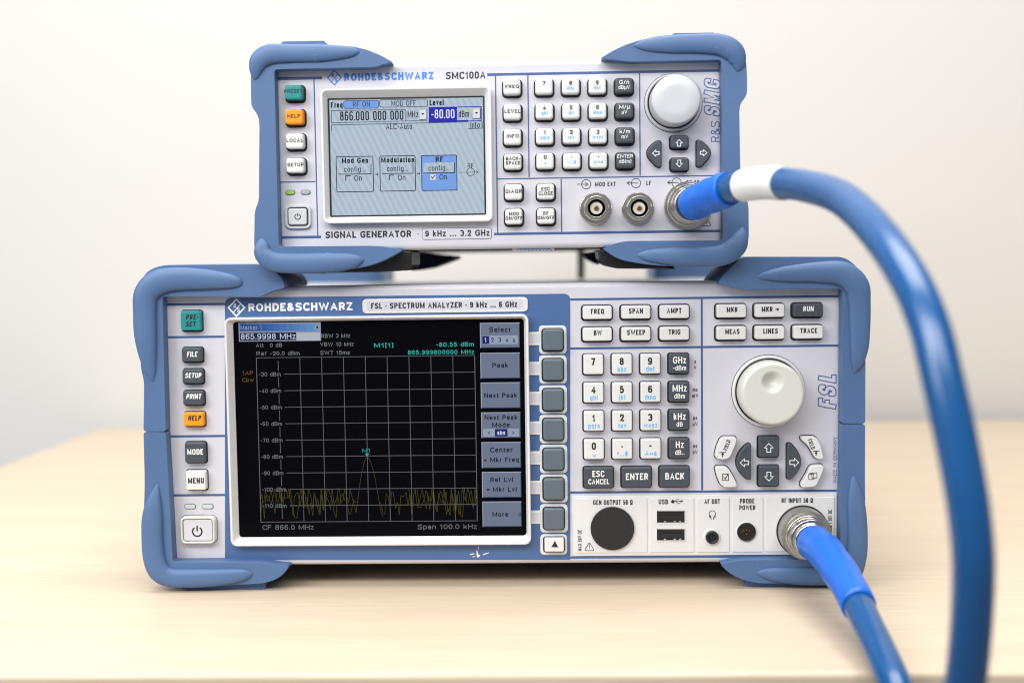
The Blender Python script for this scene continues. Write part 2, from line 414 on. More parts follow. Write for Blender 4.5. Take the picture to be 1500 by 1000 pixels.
def key4(parent, b, base, h, m, legends=None, r=4, **k):
    k.setdefault('shift', (.35, .7))
    return key(parent, rr(*b, r, base), base, h, m, legends=legends, **k)

def pad(parent, pts, Yc, dk=.62, name='corner_pad', m='rubber'):
    """rounded rubber pad: pts (px, py, half width px)"""
    ctrl = [P(p[0], p[1], Yc) + (p[2] * PX,) for p in pts]
    q = []
    for i in range(len(ctrl) - 1):
        p0, p1, p2, p3 = ctrl[max(0, i - 1)], ctrl[i], ctrl[i + 1], ctrl[min(len(ctrl) - 1, i + 2)]
        for j in range(6):
            t = j / 6
            q.append([.5 * (2 * p1[k] + (p2[k] - p0[k]) * t + (2 * p0[k] - 5 * p1[k] + 4 * p2[k] - p3[k]) * t * t + (-p0[k] + 3 * p1[k] - 3 * p2[k] + p3[k]) * t ** 3) for k in range(3)])
    q.append(list(ctrl[-1])); rs = []; n = 28
    for i, p in enumerate(q):
        a, b = q[max(0, i - 1)], q[min(len(q) - 1, i + 1)]
        e = Vector((b[0] - a[0], b[1] - a[1])).normalized(); nx, nz = -e.y, e.x; r = []
        for j in range(n):
            t = 2 * math.pi * j / n; cs, s = math.cos(t), math.sin(t)
            cs = math.copysign(abs(cs) ** .85, cs); s = math.copysign(abs(s) ** .75, s)
            r.append((p[0] + nx * p[2] * cs, Yc - p[2] * dk * s, p[1] + nz * p[2] * cs))
        rs.append(r)
    mb = MB(); mb.rings(rs, m, smooth=True, cap0=True, cap1=True); return mb.build(name, parent)
def bumper(parent, pts, yf, yb, name='corner_bumper', bev=.0055, r=4, m='rubber'):
    mb = MB(); q = []
    for i, p in enumerate(pts):          # gentle turns of the outline flow as curves, true corners stay tight
        e1 = Vector(p[:2]) - Vector(pts[i - 1][:2]); e2 = Vector(pts[(i + 1) % len(pts)][:2]) - Vector(p[:2])
        q.append((p[0], p[1], r if abs(e1.angle_signed(e2)) > math.radians(58) else 40))
    ol = poly(q, r, yf, 6)
    mb.rings([y3(ol, yb), y3(ol, yf)], m, smooth=False, cap0=True)
    o = mb.build(name, parent)
    b = o.modifiers.new('soft_edges', 'BEVEL'); b.width = bev; b.segments = 4; b.limit_method = 'ANGLE'; b.angle_limit = math.radians(60); b.use_clamp_overlap = True
    for p in o.data.polygons: p.use_smooth = True
    wn = o.modifiers.new('normals', 'WEIGHTED_NORMAL'); wn.keep_sharp = True
    return o
def lathe(mb, c, prof, m, n=40, smooth=True, cap=True):
    """prof: list of (radius m, depth Y); axis along Y through c = (x, z)"""
    mb.rings([y3(circ(c[0], c[1], r, n), y) for r, y in prof], m, smooth=smooth, cap1=cap)
def solid_box(mb, x0, x1, ya, yb, z0, z1, m, r=.003):
    ol = rrm(x0, z0, x1, z1, r); mb.rings([y3(ol, yb), y3(ol, ya)], m, smooth=False, cap0=True)
def tube(mb, pts, rad, m, n=24, cap=True):
    rs = []; up = None
    for i, p in enumerate(pts):
        a, b = pts[max(0, i - 1)], pts[min(len(pts) - 1, i + 1)]; t = (b - a).normalized()
        if up is None: up = t.orthogonal().normalized()
        up = (up - t * up.dot(t)).normalized(); s = t.cross(up); r = rad[i] if isinstance(rad, list) else rad
        rs.append([p + up * (r * math.cos(2 * math.pi * j / n)) + s * (r * math.sin(2 * math.pi * j / n)) for j in range(n)])
    mb.rings(rs, m, smooth=True, cap0=cap, cap1=cap)
def catmull(ps, k=10):
    q = []
    for i in range(len(ps) - 1):
        p0, p1, p2, p3 = ps[max(0, i - 1)], ps[i], ps[i + 1], ps[min(len(ps) - 1, i + 2)]
        for j in range(k):
            t = j / k; q.append(.5 * (2 * p1 + (p2 - p0) * t + (2 * p0 - 5 * p1 + 4 * p2 - p3) * t * t + (-p0 + 3 * p1 - 3 * p2 + p3) * t ** 3))
    q.append(ps[-1]); return q

# ------------------------------------------------------------------ wall and table
def wood_material():
    m = bpy.data.materials.new('maple_laminate'); m.use_nodes = True; nt = m.node_tree; b = nt.nodes['Principled BSDF']
    tc = nt.nodes.new('ShaderNodeTexCoord'); mpn = nt.nodes.new('ShaderNodeMapping'); mpn.inputs['Scale'].default_value = (1.1, 16, 16)
    nt.links.new(tc.outputs['Object'], mpn.inputs['Vector'])
    n1 = nt.nodes.new('ShaderNodeTexNoise'); n1.inputs['Scale'].default_value = 2.2; n1.inputs['Detail'].default_value = 8; n1.inputs['Roughness'].default_value = .6; n1.inputs['Distortion'].default_value = .6
    m2 = nt.nodes.new('ShaderNodeMapping'); m2.inputs['Scale'].default_value = (4, 230, 230); nt.links.new(tc.outputs['Object'], m2.inputs['Vector'])
    n2 = nt.nodes.new('ShaderNodeTexNoise'); n2.inputs['Scale'].default_value = 4; n2.inputs['Detail'].default_value = 6; n2.inputs['Roughness'].default_value = .7; n2.inputs['Distortion'].default_value = .3
    nt.links.new(mpn.outputs[0], n1.inputs['Vector']); nt.links.new(m2.outputs[0], n2.inputs['Vector'])
    ad = nt.nodes.new('ShaderNodeMath'); ad.operation = 'MULTIPLY_ADD'; ad.inputs[1].default_value = .42; nt.links.new(n2.outputs['Fac'], ad.inputs[2]); nt.links.new(n1.outputs['Fac'], ad.inputs[0])
    cr = nt.nodes.new('ShaderNodeValToRGB'); e = cr.color_ramp.elements
    e[0].position = .5; e[0].color = (.51, .405, .295, 1); e[1].position = .86; e[1].color = (.62, .515, .395, 1)
    nt.links.new(ad.outputs[0], cr.inputs[0]); nt.links.new(cr.outputs[0], b.inputs['Base Color']); b.inputs['Roughness'].default_value = .45; b.inputs['Specular IOR Level'].default_value = .4
    bp = nt.nodes.new('ShaderNodeBump'); bp.inputs['Strength'].default_value = .05; bp.inputs['Distance'].default_value = .0005; nt.links.new(n2.outputs['Fac'], bp.inputs['Height']); nt.links.new(bp.outputs[0], b.inputs['Normal'])
    return m
fl = onz(100, 985); fr = onz(1350, 986); bl = onz(155, 627); br = onz(1480, 617)
yfront = (fl[1] + fr[1]) / 2; yback = (bl[1] + br[1]) / 2; xleft = (bl[0] + onz(8, 680)[0]) / 2
mb = MB(); t_ = .028; r_ = .003
prof = [(yback, -t_), (yback, 0), (yfront + r_, 0)] + [(yfront + r_ - r_ * math.sin(a), -r_ + r_ * math.cos(a)) for a in (.3, .6, .9, 1.2, 1.57)] + [(yfront, -t_)]
mb.rings([[(x, y, z) for y, z in prof] for x in (xleft, 1.15)], wood_material(), smooth=False, cap0=True)
tb = thing('table', ((xleft + 1.15) / 2, (yfront + yback) / 2, -t_), 'pale maple wood table under the two stacked instruments', 'table')
mb.build('tabletop', tb)
mb = MB(); yw = yback + .03
wm = mat('wall_paint', (.68, .665, .645, 1), .8, bump=.1, bscale=300, vary=.015, vscale=3)
mb.face([(-3, yw, -1), (3, yw, -1), (3, yw, 2.2), (-3, yw, 2.2)], wm)
o = mb.build('wall'); o['kind'] = 'structure'; o['label'] = 'plain off white painted wall behind the table'; o['category'] = 'wall'

# ------------------------------------------------------------------ spectrum analyser (below)
A = thing('spectrum_analyzer', (0, .2, 0), 'wide blue cornered analyzer with black grid screen and many keys, standing on the table', 'test instrument')
xa, za, xb, zb = P(241, 560)[0], P(640, 826.3)[1], P(1233, 560)[0], P(700, 416)[1]
mb = MB(); slab(mb, rrm(xa, za, xb, zb, .003), .02, 0, 'panel', .0028, 5)
# blue field with rounded upper corners and the strip along the bottom
flat(mb, poly([(329.5, 820, 0), (329.5, 436, 9), (835.5, 430, 9), (835.5, 819.5, 0)]), -5e-5, 'blue')
lineh(mb, 258, 329.4, 818.6, 818.4, 3.2, 'line', 0); lineh(mb, 835.6, 1226, 816.4, 813.5, 3.6, 'blue', 0)
for x0, x1, y0, y1 in ((243, 329.4, 446.2, 445), (245.2, 329.4, 493.9, 492.9), (250, 329.4, 638.6, 638.4), (253.6, 329.4, 725, 724.6)): lineh(mb, x0, x1, y0, y1, 3.4, 'line', 0)
for x0, x1, y0, y1 in ((835.6, 1228, 438.4, 434), (835.6, 1228, 510.1, 506.2), (835.6, 1225.5, 721, 718)): lineh(mb, x0, x1, y0, y1, 3.3, 'line', 0)
linev(mb, 1028.5, 437, 1028, 717.5, 3, 'line', 0)
# worn chips near the lower edge of the blue field
for pts in (((698, 806), (699, 805.5), (700.5, 811), (703.5, 813), (702, 815), (699, 816), (698, 811.5)), ((688, 811), (694, 809.5), (695, 811), (689, 812.5)), ((707, 811), (716, 808.5), (716.5, 809.5), (708, 812.5)), ((700, 800), (701.2, 800), (701.4, 803.5), (700.2, 803.5)), ((692, 814.5), (696, 814), (696, 815), (692.3, 815.5))):
    flat(mb, poly(pts), -9e-5, 'chip')
# brand line
path(mb, [(334.6, 450.6), (346.3, 438.4), (358.2, 450.4), (346.5, 463)], 2.1, 'inkw', 0, True, 9e-5)
path(mb, [(341, 458.5), (353, 444.5)], 1.3, 'inkw', 0, lift=1.0e-4)
textc(mb, 'R', 344.2, 447.6, 6.5, 'inkw', 0, .2, .9, lift=1.05e-4); textc(mb, 'S', 349.4, 453.8, 6.5, 'inkw', 0, .2, .9, lift=1.05e-4)
text(mb, 'ROHDE&SCHWARZ', 364, 516.3, 449.2, 12, 'inkw', 0, .26, gap=.09, lift=9e-5)
# units beside the number pad
for i, (a, b) in enumerate((('s', 'V'), ('ms', 'mV'), ('µs', 'µV'), ('ns', 'nV'))):
    for s, yy in ((a, 529.3), (b, 538.2)): textc(mb, s, 1018.3, yy + 41.2 * i, 5.2 if s[-1] == 's' else 5.6, 'ink', 0, .17, .95)
textv(mb, 'MADE IN GERMANY', 1222.6, 706.8, 639.6, 5.6, 'outline', 0, .13)
# outlined model letters, read upwards
def outlined(mb, s, xc, y0, y1, h, Y, shear, w1, w2, gap):
    x, z0 = P(xc, y0, Y); _, z1 = P(xc, y1, Y); hh = h * PX
    for m, dw, l in (('outline', w1, 6e-5), ('panel', w2, 1.3e-4)): textm(mb, s, x + hh / 2, z0, hh, m, Y - l, w1, z1 - z0, shear, gap, rot=True, draw=dw)
outlined(mb, 'FSL', 1211.5, 600, 549, 27, 0, .2, .29, .18, .1)
mb.build('front_panel', A)
# case, side rails and rear corners
mb = MB(); solid_box(mb, xa + .004, xb - .004, .02, .445, za + .002, P(700, 431)[1], 'case', .002); solid_box(mb, xa + .008, xb - .008, .016, .44, za - .0006, za + .004, 'leg', .001); mb.build('case', A)  # the added black plate under the case deepens the shade there
# corner bumpers
yb_ = -.008
Q0 = bumper(A, [(418, 421), (414, 409), (406, 400), (394, 391), (378, 387), (240, 388), (222, 393), (209, 404), (204, 420), (206, 540), (211, 558), (210, 631.6), (243, 631.9), (239.5, 500), (238, 434), (384, 435), (396, 427)], yb_, .055)
pad(Q0, [(356, 413.5, 1.5), (350, 413, 7), (335, 411.5, 11), (300, 409, 15), (260, 408.5, 17), (231, 414, 18.5), (214.5, 431, 18), (212.5, 460, 17), (213.5, 490, 16.5), (216.5, 520, 13), (221, 545, 7.5), (224, 558, 1.5)], yb_)
Q1 = bumper(A, [(210, 632.4), (212, 712), (210, 760), (211, 800), (216, 833), (227, 850), (245, 857.5), (300, 858.5), (391, 854), (414, 843), (424, 828), (403, 826.5), (386, 823), (253, 822.5), (249, 740), (243, 632.8)], yb_, .055)
pad(Q1, [(231, 709, 1.5), (228, 722, 7), (225, 740, 12.5), (223.5, 760, 15.5), (223.5, 785, 16), (226, 815, 16.5), (234, 836, 16), (252, 845.5, 14), (290, 846, 14), (330, 844, 12), (358, 841, 8.5), (370, 840, 1.5)], yb_)
Q2 = bumper(A, [(1051, 416), (1058, 405), (1072, 389), (1088, 376), (1235, 376), (1248, 384), (1262, 398), (1268, 416), (1268, 540), (1267.5, 620.2), (1233, 620.6), (1234, 423), (1090, 424), (1079, 422)], yb_, .055)
pad(Q2, [(1111, 405, 1.5), (1117, 404.5, 5), (1135, 402.5, 9), (1160, 400.5, 12), (1200, 398.5, 15), (1234, 401, 17.5), (1254, 418, 18), (1258.5, 445, 16), (1259, 480, 15), (1258.5, 510, 13), (1255, 532, 8.5), (1251, 546, 1.5)], yb_)
Q3 = bumper(A, [(1267.5, 621), (1267, 700), (1267.5, 740), (1268, 800), (1267, 833), (1261, 845), (1249, 852), (1200, 854.5), (1110, 854), (1092, 850), (1070, 841), (1055, 826), (1081, 820), (1230.5, 818), (1233, 621.4)], yb_, .055)
pad(Q3, [(1250, 697, 1.5), (1251.5, 712, 7.5), (1254, 740, 13), (1256, 780, 14.5), (1254, 815, 15), (1246, 835, 15), (1225, 842, 13.5), (1180, 843, 13.5), (1140, 841, 11), (1118, 839, 6.5), (1109, 838, 1.5)], yb_)
for x0, x1, ya, yb, Q in ((265, 389, 850, 862.5, Q1), (1092, 1238, 848, 860, Q3)):
    mb = MB(); a, b, c, d = box4(x0, ya, x1, yb, -.004); solid_box(mb, a, c, -.004, .04, 0.0002, d, 'rubber_dark', .0015); mb.build('foot', Q)
for sgn, x0, x1 in ((0, P(205, 500)[0], P(418, 500)[0]), (1, P(1052, 500)[0], P(1270, 500)[0])):
    for zz0, zz1 in ((P(700, 440)[1], P(700, 381)[1]), (.0003, P(700, 822)[1])):
        top = zz1 > .1
        if top: prf = [(x0, zz0, 0), (x0, zz1, .02), (x1, zz1, .024), (x1, zz0, 0)]
        else: prf = [(x0, zz0, .01), (x0, zz1, 0), (x1, zz1, 0), (x1, zz0, .018)]
        mb = MB(); ol = ccw(fillet(prf, True, 6)); mb.rings([y3(ol, .48), y3(ol, .40)], 'rubber', smooth=False, cap0=True); mb.build('rear_bumper', A)

# screen frame: raised rounded frame sloping down to the glass
def frame(parent, o4, i4, ro, ri, base, h, m='bezel'):
    """o4, i4: outer and inner rectangles in pixels"""
    mb = MB(); O = rr(*o4, ro, base, 6); I = rr(*i4, ri, base, 6)
    rs = [y3(O, base), y3(O, base - h + 4e-4), y3(offset(O, 1.0 * PX), base - h), y3(offset(O, 2.9 * PX), base - h), y3(offset(O, 3.7 * PX), base - h + 3e-4), y3(I, base - 2e-4)]
    mb.rings(rs, m, smooth=[False, True, False, True, False], cap1=False); return mb.build('screen_frame', parent)
frame(A, (336, 462, 776.3, 796), (346.5, 469, 769.3, 784.5), 10, 5, 0, .0046)
# the screen and everything shown on it
sy = -4e-4
g = dict(grid=glow('screen_grid', (150, 150, 155), .5), txt=glow('screen_text', (160, 165, 170), .5), teal=glow('screen_teal', (70, 205, 195), .62), brown=glow('screen_brown', (135, 100, 45), .6), yel=glow('screen_trace', (180, 168, 75), .19),
         soft=glow('screen_softkey', (118, 128, 152), .82), soft2=glow('screen_softkey_bar', (150, 160, 180), .95), dark=glow('screen_dark_text', (18, 20, 40)), edge=glow('screen_softkey_edge', (170, 180, 200), .9), navy=glow('screen_navy', (28, 34, 110)), navy2=glow('screen_field', (20, 28, 68)), win=glow('screen_window', (150, 155, 175), .9), bar=glow('screen_title', (40, 80, 150)), bar2=glow('screen_title_end', (95, 140, 190)), pale=glow('screen_pale', (205, 212, 230)))
mb = MB(); flat(mb, rr(344, 467, 771.5, 786.5, 5, 0, 4), sy, 'glass')
rect(mb, 349.7, 472.5, 470, 499.6, g['win'], sy, 3e-5); 
for i in range(12): rect(mb, 351 + i * 9.75, 474, 351 + (i + 1) * 9.75, 485, glow('screen_title_%d' % i, (32 + i * 6, 66 + i * 7, 140 + i * 5)), sy, 6e-5)
rect(mb, 461.5, 475.5, 467, 483, g['win'], sy, 9e-5); rect(mb, 463.5, 477.5, 465.8, 481, g['dark'], sy, 1.2e-4)
rect(mb, 351.5, 487, 434, 498.4, g['navy2'], sy, 6e-5); rect(mb, 434.2, 487, 468.6, 498.4, glow('screen_field_rest', (175, 180, 192)), sy, 6e-5)
S = lambda s, x0, x1, yc, h, m, wt=.15: text(mb, s, x0, x1, yc, h, g[m], sy, wt, lift=1.2e-4)
S('Marker 1', 352.5, 383.5, 479.8, 6.2, 'win', .15); S('865.9998 MHz', 353, 433, 492.5, 8.3, 'pale', .13)
S('Att', 375, 386, 505.5, 5.8, 'txt'); S('0 dB', 395.5, 413.3, 505.3, 5.8, 'txt'); S('Ref', 375.8, 390.5, 517.6, 5.8, 'txt'); S('-20.0 dBm', 396, 439, 517.2, 5.8, 'txt')
S('RBW 3 kHz', 470.5, 513, 491.7, 6, 'txt'); S('VBW 10 kHz', 469, 518, 504, 6, 'txt'); S('SWT 15ms', 469.3, 512.5, 516.3, 6, 'txt')
S('M1[1]', 548, 576, 505.5, 6.6, 'teal', .2); S('-80.55 dBm', 639, 694.4, 504.3, 6.4, 'teal', .18); S('865.999800000 MHz', 597.5, 694.4, 515.6, 6.4, 'teal', .18)
S('1AP', 355.3, 370.5, 546, 6, 'brown'); S('Clrw', 355, 371.5, 556.3, 6, 'brown')
S('CF 866.0 MHz', 384.5, 459.5, 771.7, 7, 'txt', .13); S('Span 100.0 kHz', 612, 698.5, 770.8, 7, 'txt', .13)
gx0, gx1, gz0, gz1 = P(379, 640)[0], P(697.3, 640)[0], P(540, 763)[1], P(540, 522)[1]
for i in range(11):
    x = gx0 + (gx1 - gx0) * i / 10
    if i == 1:
        for k in range(10):
            z1 = gz1 - (gz1 - gz0) * k / 10; z0 = z1 - (gz1 - gz0) / 10; stroke(mb, [(x, z0 + .0018), (x, z1 - .0018)], .75 * PX, sy - 5e-5, g['grid'], caps=False)
    else: stroke(mb, [(x, gz0), (x, gz1)], (.75 if 0 < i < 10 else .95) * PX, sy - 5e-5, g['grid'], caps=False)
    z = gz1 + (gz0 - gz1) * i / 10
    xs = gx0 if i in (0, 10) else gx0 + (gx1 - gx0) * (.125 if i < 8 else .135)
    stroke(mb, [(xs, z), (gx1, z)], .75 * PX, sy - 6e-5, g['grid'], caps=False)
    if 0 < i < 10: textm(mb, '-%d dBm' % (20 + 10 * i), gx0 + 3.2 * PX, z - 2.9 * PX, 5.8 * PX, g['txt'], sy - 1.2e-4, .13, (32.5 if i < 8 else 36) * PX)
# noise trace with the single peak at the marker
rng = random.Random(3)
for rep in range(2):
    pts = []; n = 120
    for i in range(n + 1):
        u = i / n
        lvl = -104.5 + 4.0 * math.sin(i * 1.9 + rep * 2.1) + rng.uniform(-5, 4)
        if rng.random() < .22: lvl = rng.uniform(-118, -111)
        lvl = min(lvl, -99.5); d = abs(u - .5)
        if d < .062:
            pk = -80.5 - (d / .0075) ** 1.75 * 1.0
            if rep == 1: pk -= .0
            lvl = max(pk, -112) if d < .045 else max(pk, lvl - 6)
        pts.append((gx0 + (gx1 - gx0) * u, gz1 + (gz0 - gz1) * min(.998, (-20 - lvl) / 100)))
    for i in range(n):
        if rep == 1 and 68 <= i <= 81: continue
        stroke(mb, [pts[i], pts[i + 1]], .5 * PX, sy - 8e-5 - rep * 1.2e-5 - (i % 2) * 5e-6, g['yel'], caps=False)
S('M1', 531, 542, 659.3, 5.6, 'teal', .14)
flat(mb, poly([(534.5, 663.5), (541.3, 663.5), (537.9, 668)]), sy - 1.3e-4, g['teal'])
lab = [(('Select', 482.8),), (('Peak', 534.8),), (('Next Peak', 578.8),), (('Next Peak', 611), ('Mode', 622)), (('Center', 658.5), ('= Mkr Freq', 673)), (('Ref Lvl', 702), ('= Mkr Lvl', 716.3)), (('More', 752.8),)]
tops = (472.6, 516.4, 559.8, 603.5, 647, 690.6, 734); bots = (509.3, 554, 597.4, 641, 685, 728.2, 771)
wid = {'Select': 31, 'Peak': 23, 'Next Peak': 48, 'Mode': 25.5, 'Center': 33, '= Mkr Freq': 51, 'Ref Lvl': 33, '= Mkr Lvl': 44, 'More': 23}
for i in range(7):
    x0 = 703.2 + i * .6; x1 = 761.3 + i * .45
    rect(mb, x0, tops[i], x1, bots[i], g['edge'], sy, 3e-5); rect(mb, x0 + 1, tops[i] + 1, x1, bots[i], glow('screen_softkey_shade', (58, 68, 92)), sy, 6e-5); rect(mb, x0 + 1, tops[i] + 1, x1 - 1, bots[i] - 1, g['soft'], sy, 9e-5)
    for s, yy in lab[i]:
        xc = (x0 + x1) / 2 - (2.5 if s == 'More' else 0); text(mb, s, xc - wid[s] / 2, xc + wid[s] / 2, yy, 7.2, g['dark'], sy, .19, lift=1.3e-4)
    if i == 0:
        rect(mb, x0 + 2.5, 491.3, x1 - 2.5, 504, g['soft2'], sy, 1.2e-4); rect(mb, x0 + 3.2, 492, x0 + 13.5, 503.5, g['navy'], sy, 1.5e-4)
        for k, ch in enumerate('1234Δ'): textc(mb, ch, x0 + 8 + k * 10.4, 497.6, 6.5, g['pale'] if k == 0 else g['dark'], sy, .17, lift=1.8e-4)
    if i == 3:
        rect(mb, x0 + 2.5, 627.5, x1 - 2.5, 639.3, g['soft2'], sy, 1.2e-4); rect(mb, x0 + 20, 627.9, x0 + 38.5, 638.9, g['navy'], sy, 1.5e-4)
        textc(mb, 'abs', x0 + 29.2, 633.3, 6.4, g['pale'], sy, .18, lift=1.8e-4); textc(mb, '<', x0 + 11.5, 633.3, 6, g['dark'], sy, .17, lift=1.8e-4); textc(mb, '>', x0 + 47, 633.3, 6, g['dark'], sy, .17, lift=1.8e-4)
    if i == 6: arrow_outline(mb, x1 - 2.5, 753.2, 'd', 2.6, g['dark'], sy - 8e-5, .7)
mb.build('screen', A)
# name plate
mb = MB(); slab(mb, rr(531, 436.3, 773.5, 457.8, 6), 0, -9e-4, 'bezel', 5e-4, 3)
flat(mb, rr(538, 439.8, 766.5, 454.3, 3.5), -9.3e-4, 'panel')
text(mb, 'FSL · SPECTRUM ANALYZER · 9 kHz ... 6 GHz', 543.5, 757.5, 446.8, 8.4, 'ink', -9.3e-4, .2, gap=.1)
mb.build('name_plate', A)

# keys of the left column
def lg(*items):
    def f(mb, Y):
        for s, dx, dy, h, m, wt, sx, sh in items: textc(mb, s, dx, dy, h, m, Y, wt, sx, sh)
    return f
LK = [((266, 453.7, 298, 485.6), 'kteal', (('PRE-', 281, 464.3, 7.6), ('SET', 278.8, 474.5, 7.6)), 'ink', 'teal PRESET key'),
      ((267.5, 507.7, 299.3, 531), 'kdark', (('FILE', 281, 518.6, 7.6),), 'inkw', None), ((268.3, 539, 300.3, 562.5), 'kdark', (('SETUP', 282.6, 549.6, 7.3),), 'inkw', None),
      ((269.4, 570.6, 301.3, 594), 'kdark', (('PRINT', 283.4, 580.4, 7.4),), 'inkw', None), ((270.3, 601.7, 302.3, 624.7), 'korange', (('HELP', 284.6, 611.8, 7.6),), 'ink', 'orange HELP key'),
      ((272, 645.6, 304.2, 677.8), 'kdark', (('MODE', 286, 661.5, 8.3),), 'inkw', None), ((273.7, 686.5, 305.4, 717.6), 'kwhite', (('MENU', 287.2, 703.6, 8.3),), 'ink', 'white MENU key')]
for b, m, ts, ink, lb in LK:
    sh = .0 if ts[0][0] in ('MODE', 'MENU') else .18
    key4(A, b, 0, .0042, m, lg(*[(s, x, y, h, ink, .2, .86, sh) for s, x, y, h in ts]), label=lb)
def led(parent, b, m, Y, name='indicator_light'):
    mb = MB(); ol = rr(*b, 9, Y); slab(mb, ol, Y, Y - 4e-4, 'ink', 0); slab(mb, offset(ol, .55 * PX), Y - 3e-4, Y - 7e-4, m, 2.5e-4, 3); mb.build(name, parent)
led(A, (270.2, 737.6, 287, 744.8), 'led_off', 0); led(A, (295.8, 737.6, 312.8, 744.8), 'led_off', 0)
mb = MB(); O = rr(266.6, 754, 318.3, 794.4, 8); flat(mb, offset(O, -.7 * PX), -6e-5, 'ink')
mb.rings([y3(O, 0), y3(offset(O, .8 * PX), -.0036), y3(offset(O, 1.6 * PX), -.004), y3(offset(O, 3.2 * PX), -.004), y3(offset(O, 4 * PX), -.0036), y3(offset(O, 4.2 * PX), -.002)], 'ivory', smooth=[False, True, True, True, False], cap1=False)
flat(mb, offset(O, 3.9 * PX), -.0021, 'ink'); slab(mb, offset(O, 5 * PX), -.002, -.0034, 'panel', 4e-4, 3); power_symbol(mb, 288.9, 778, 7, 2.2, -.0034)
mb.build('power_button', A)
# soft keys with their white surrounds
for i in range(7):
    y0 = (480.6, 524.2, 568, 611.3, 654.9, 698.2, 741.6)[i]; dx = i * .28; y1 = y0 + 34.2
    mb = MB(); a, b, c, d = box4(789.6 + dx, y0 - 4, 830 + dx, y1 + 3.6); t0 = P(772 + dx, y0 + 7)[0]; zt0 = P(780, y0 + 25)[1]; zt1 = P(780, y0 + 5.5)[1]; r = 6 * PX
    ol = ccw(fillet([(a, b, r), (c, b, r), (c, d, r), (a, d, r), (a, zt1), (t0, zt1), (t0, zt0), (a, zt0)], True, 4)); slab(mb, ol, 0, -7e-4, 'bezel', 3e-4, 2)
    flat(mb, rrm(t0 + .001, zt0 + .0012, a + .0006, zt1 - .0012, .0003), -7.4e-4, 'panel')
    ks = mb.build('key_surround', A)
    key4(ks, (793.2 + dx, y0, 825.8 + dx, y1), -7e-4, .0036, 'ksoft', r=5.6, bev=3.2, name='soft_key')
mb = MB(); slab(mb, rr(791.4, 781.6, 830.8, 812, 6), 0, -7e-4, 'bezel', 3e-4, 2); ks = mb.build('key_surround', A)
key4(ks, (795.8, 785.2, 827.4, 808), -7e-4, .0034, 'kwhite', lambda mb, Y: flat(mb, poly([(807.5, 801), (817.8, 801), (812.7, 791.5)], 0, Y), Y - 6e-5, 'ink'), r=4, label='white up arrow key')
# function keys
for i, (a, b) in enumerate((('FREQ', 'BW'), ('SPAN', 'SWEEP'), ('AMPT', 'TRIG'))):
    x0 = 851 + i * 56.2; yy = 446.2 - i * .6
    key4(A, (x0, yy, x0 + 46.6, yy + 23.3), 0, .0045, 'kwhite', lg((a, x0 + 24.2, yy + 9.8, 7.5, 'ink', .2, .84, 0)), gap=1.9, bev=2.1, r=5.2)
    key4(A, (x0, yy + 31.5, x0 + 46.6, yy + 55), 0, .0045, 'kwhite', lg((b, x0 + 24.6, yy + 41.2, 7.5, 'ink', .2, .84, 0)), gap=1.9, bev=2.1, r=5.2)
for i, (a, b) in enumerate((('MKR', 'MEAS'), ('MKR →', 'LINES'), ('RUN', 'TRACE'))):
    x0 = 1046 + i * 55.9; yy = 443.9 - i * .7; dk = a == 'RUN'
    key4(A, (x0, yy, x0 + 47, yy + 23.4), 0, .0045, 'kdark' if dk else 'kwhite', lg((a, x0 + 26.5, yy + 9.6, 7.4, 'inkw' if dk else 'ink', .2, .84, 0)), gap=1.9, bev=2.1, r=5.2, label='dark grey RUN key' if dk else None)
    key4(A, (x0, yy + 32, x0 + 47, yy + 55.5), 0, .0045, 'kwhite', lg((b, x0 + 26.8, yy + 41.6, 7.4, 'ink', .2, .84, 0)), gap=1.9, bev=2.1, r=5.2)
NUM = (('7', ''), ('8', 'abc'), ('9', 'def'), ('GHz', '-dBm')), (('4', 'ghi'), ('5', 'jkl'), ('6', 'mno'), ('MHz', 'dBm')), (('1', 'pqrs'), ('2', 'tuv'), ('3', 'wxyz'), ('kHz', 'dB')), (('0', '⌣'), ('·', '*...#'), ('-', 'A↔a'), ('Hz', 'dB..'))
for r, row in enumerate(NUM):
    for c, (a, b) in enumerate(row):
        x0 = 852.6 + c * 41.6 + r * (.3 - .07 * c); y0 = 517.5 + r * 41.2 - c * .45; xc = x0 + 16.4; yc = y0 + 16
        if c < 3:
            it = [(a, xc, yc - 4 + (.8 if a == '·' else 0), 10.6 if a.isdigit() else 9.5, 'ink', .2, 1.05, 0)]
            if b: it.append((b, xc + .5, yc + 7.4, 7.2, 'inkb', .18, 1.0, 0))
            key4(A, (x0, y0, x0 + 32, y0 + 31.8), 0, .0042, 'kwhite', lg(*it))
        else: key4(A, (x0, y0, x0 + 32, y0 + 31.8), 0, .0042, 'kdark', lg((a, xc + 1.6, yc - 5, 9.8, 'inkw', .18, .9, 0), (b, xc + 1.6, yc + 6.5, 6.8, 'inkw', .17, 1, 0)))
for i, s in enumerate(('ESC', 'ENTER', 'BACK')):
    x0 = 853.4 + i * 55.3; y0 = 682 - i * .6; xc = x0 + 23.4
    it = [('ESC', xc - .3, y0 + 11.5, 9.2, 'inkw', .19, .86, 0), ('CANCEL', xc + .3, y0 + 23, 7.6, 'inkw', .18, .86, 0)] if i == 0 else [(s, xc + 1, y0 + 16.2, 9.8, 'inkw', .19, .88, 0)]
    key4(A, (x0, y0, x0 + 46, y0 + 32.4), 0, .0042, 'kdark', lg(*it))
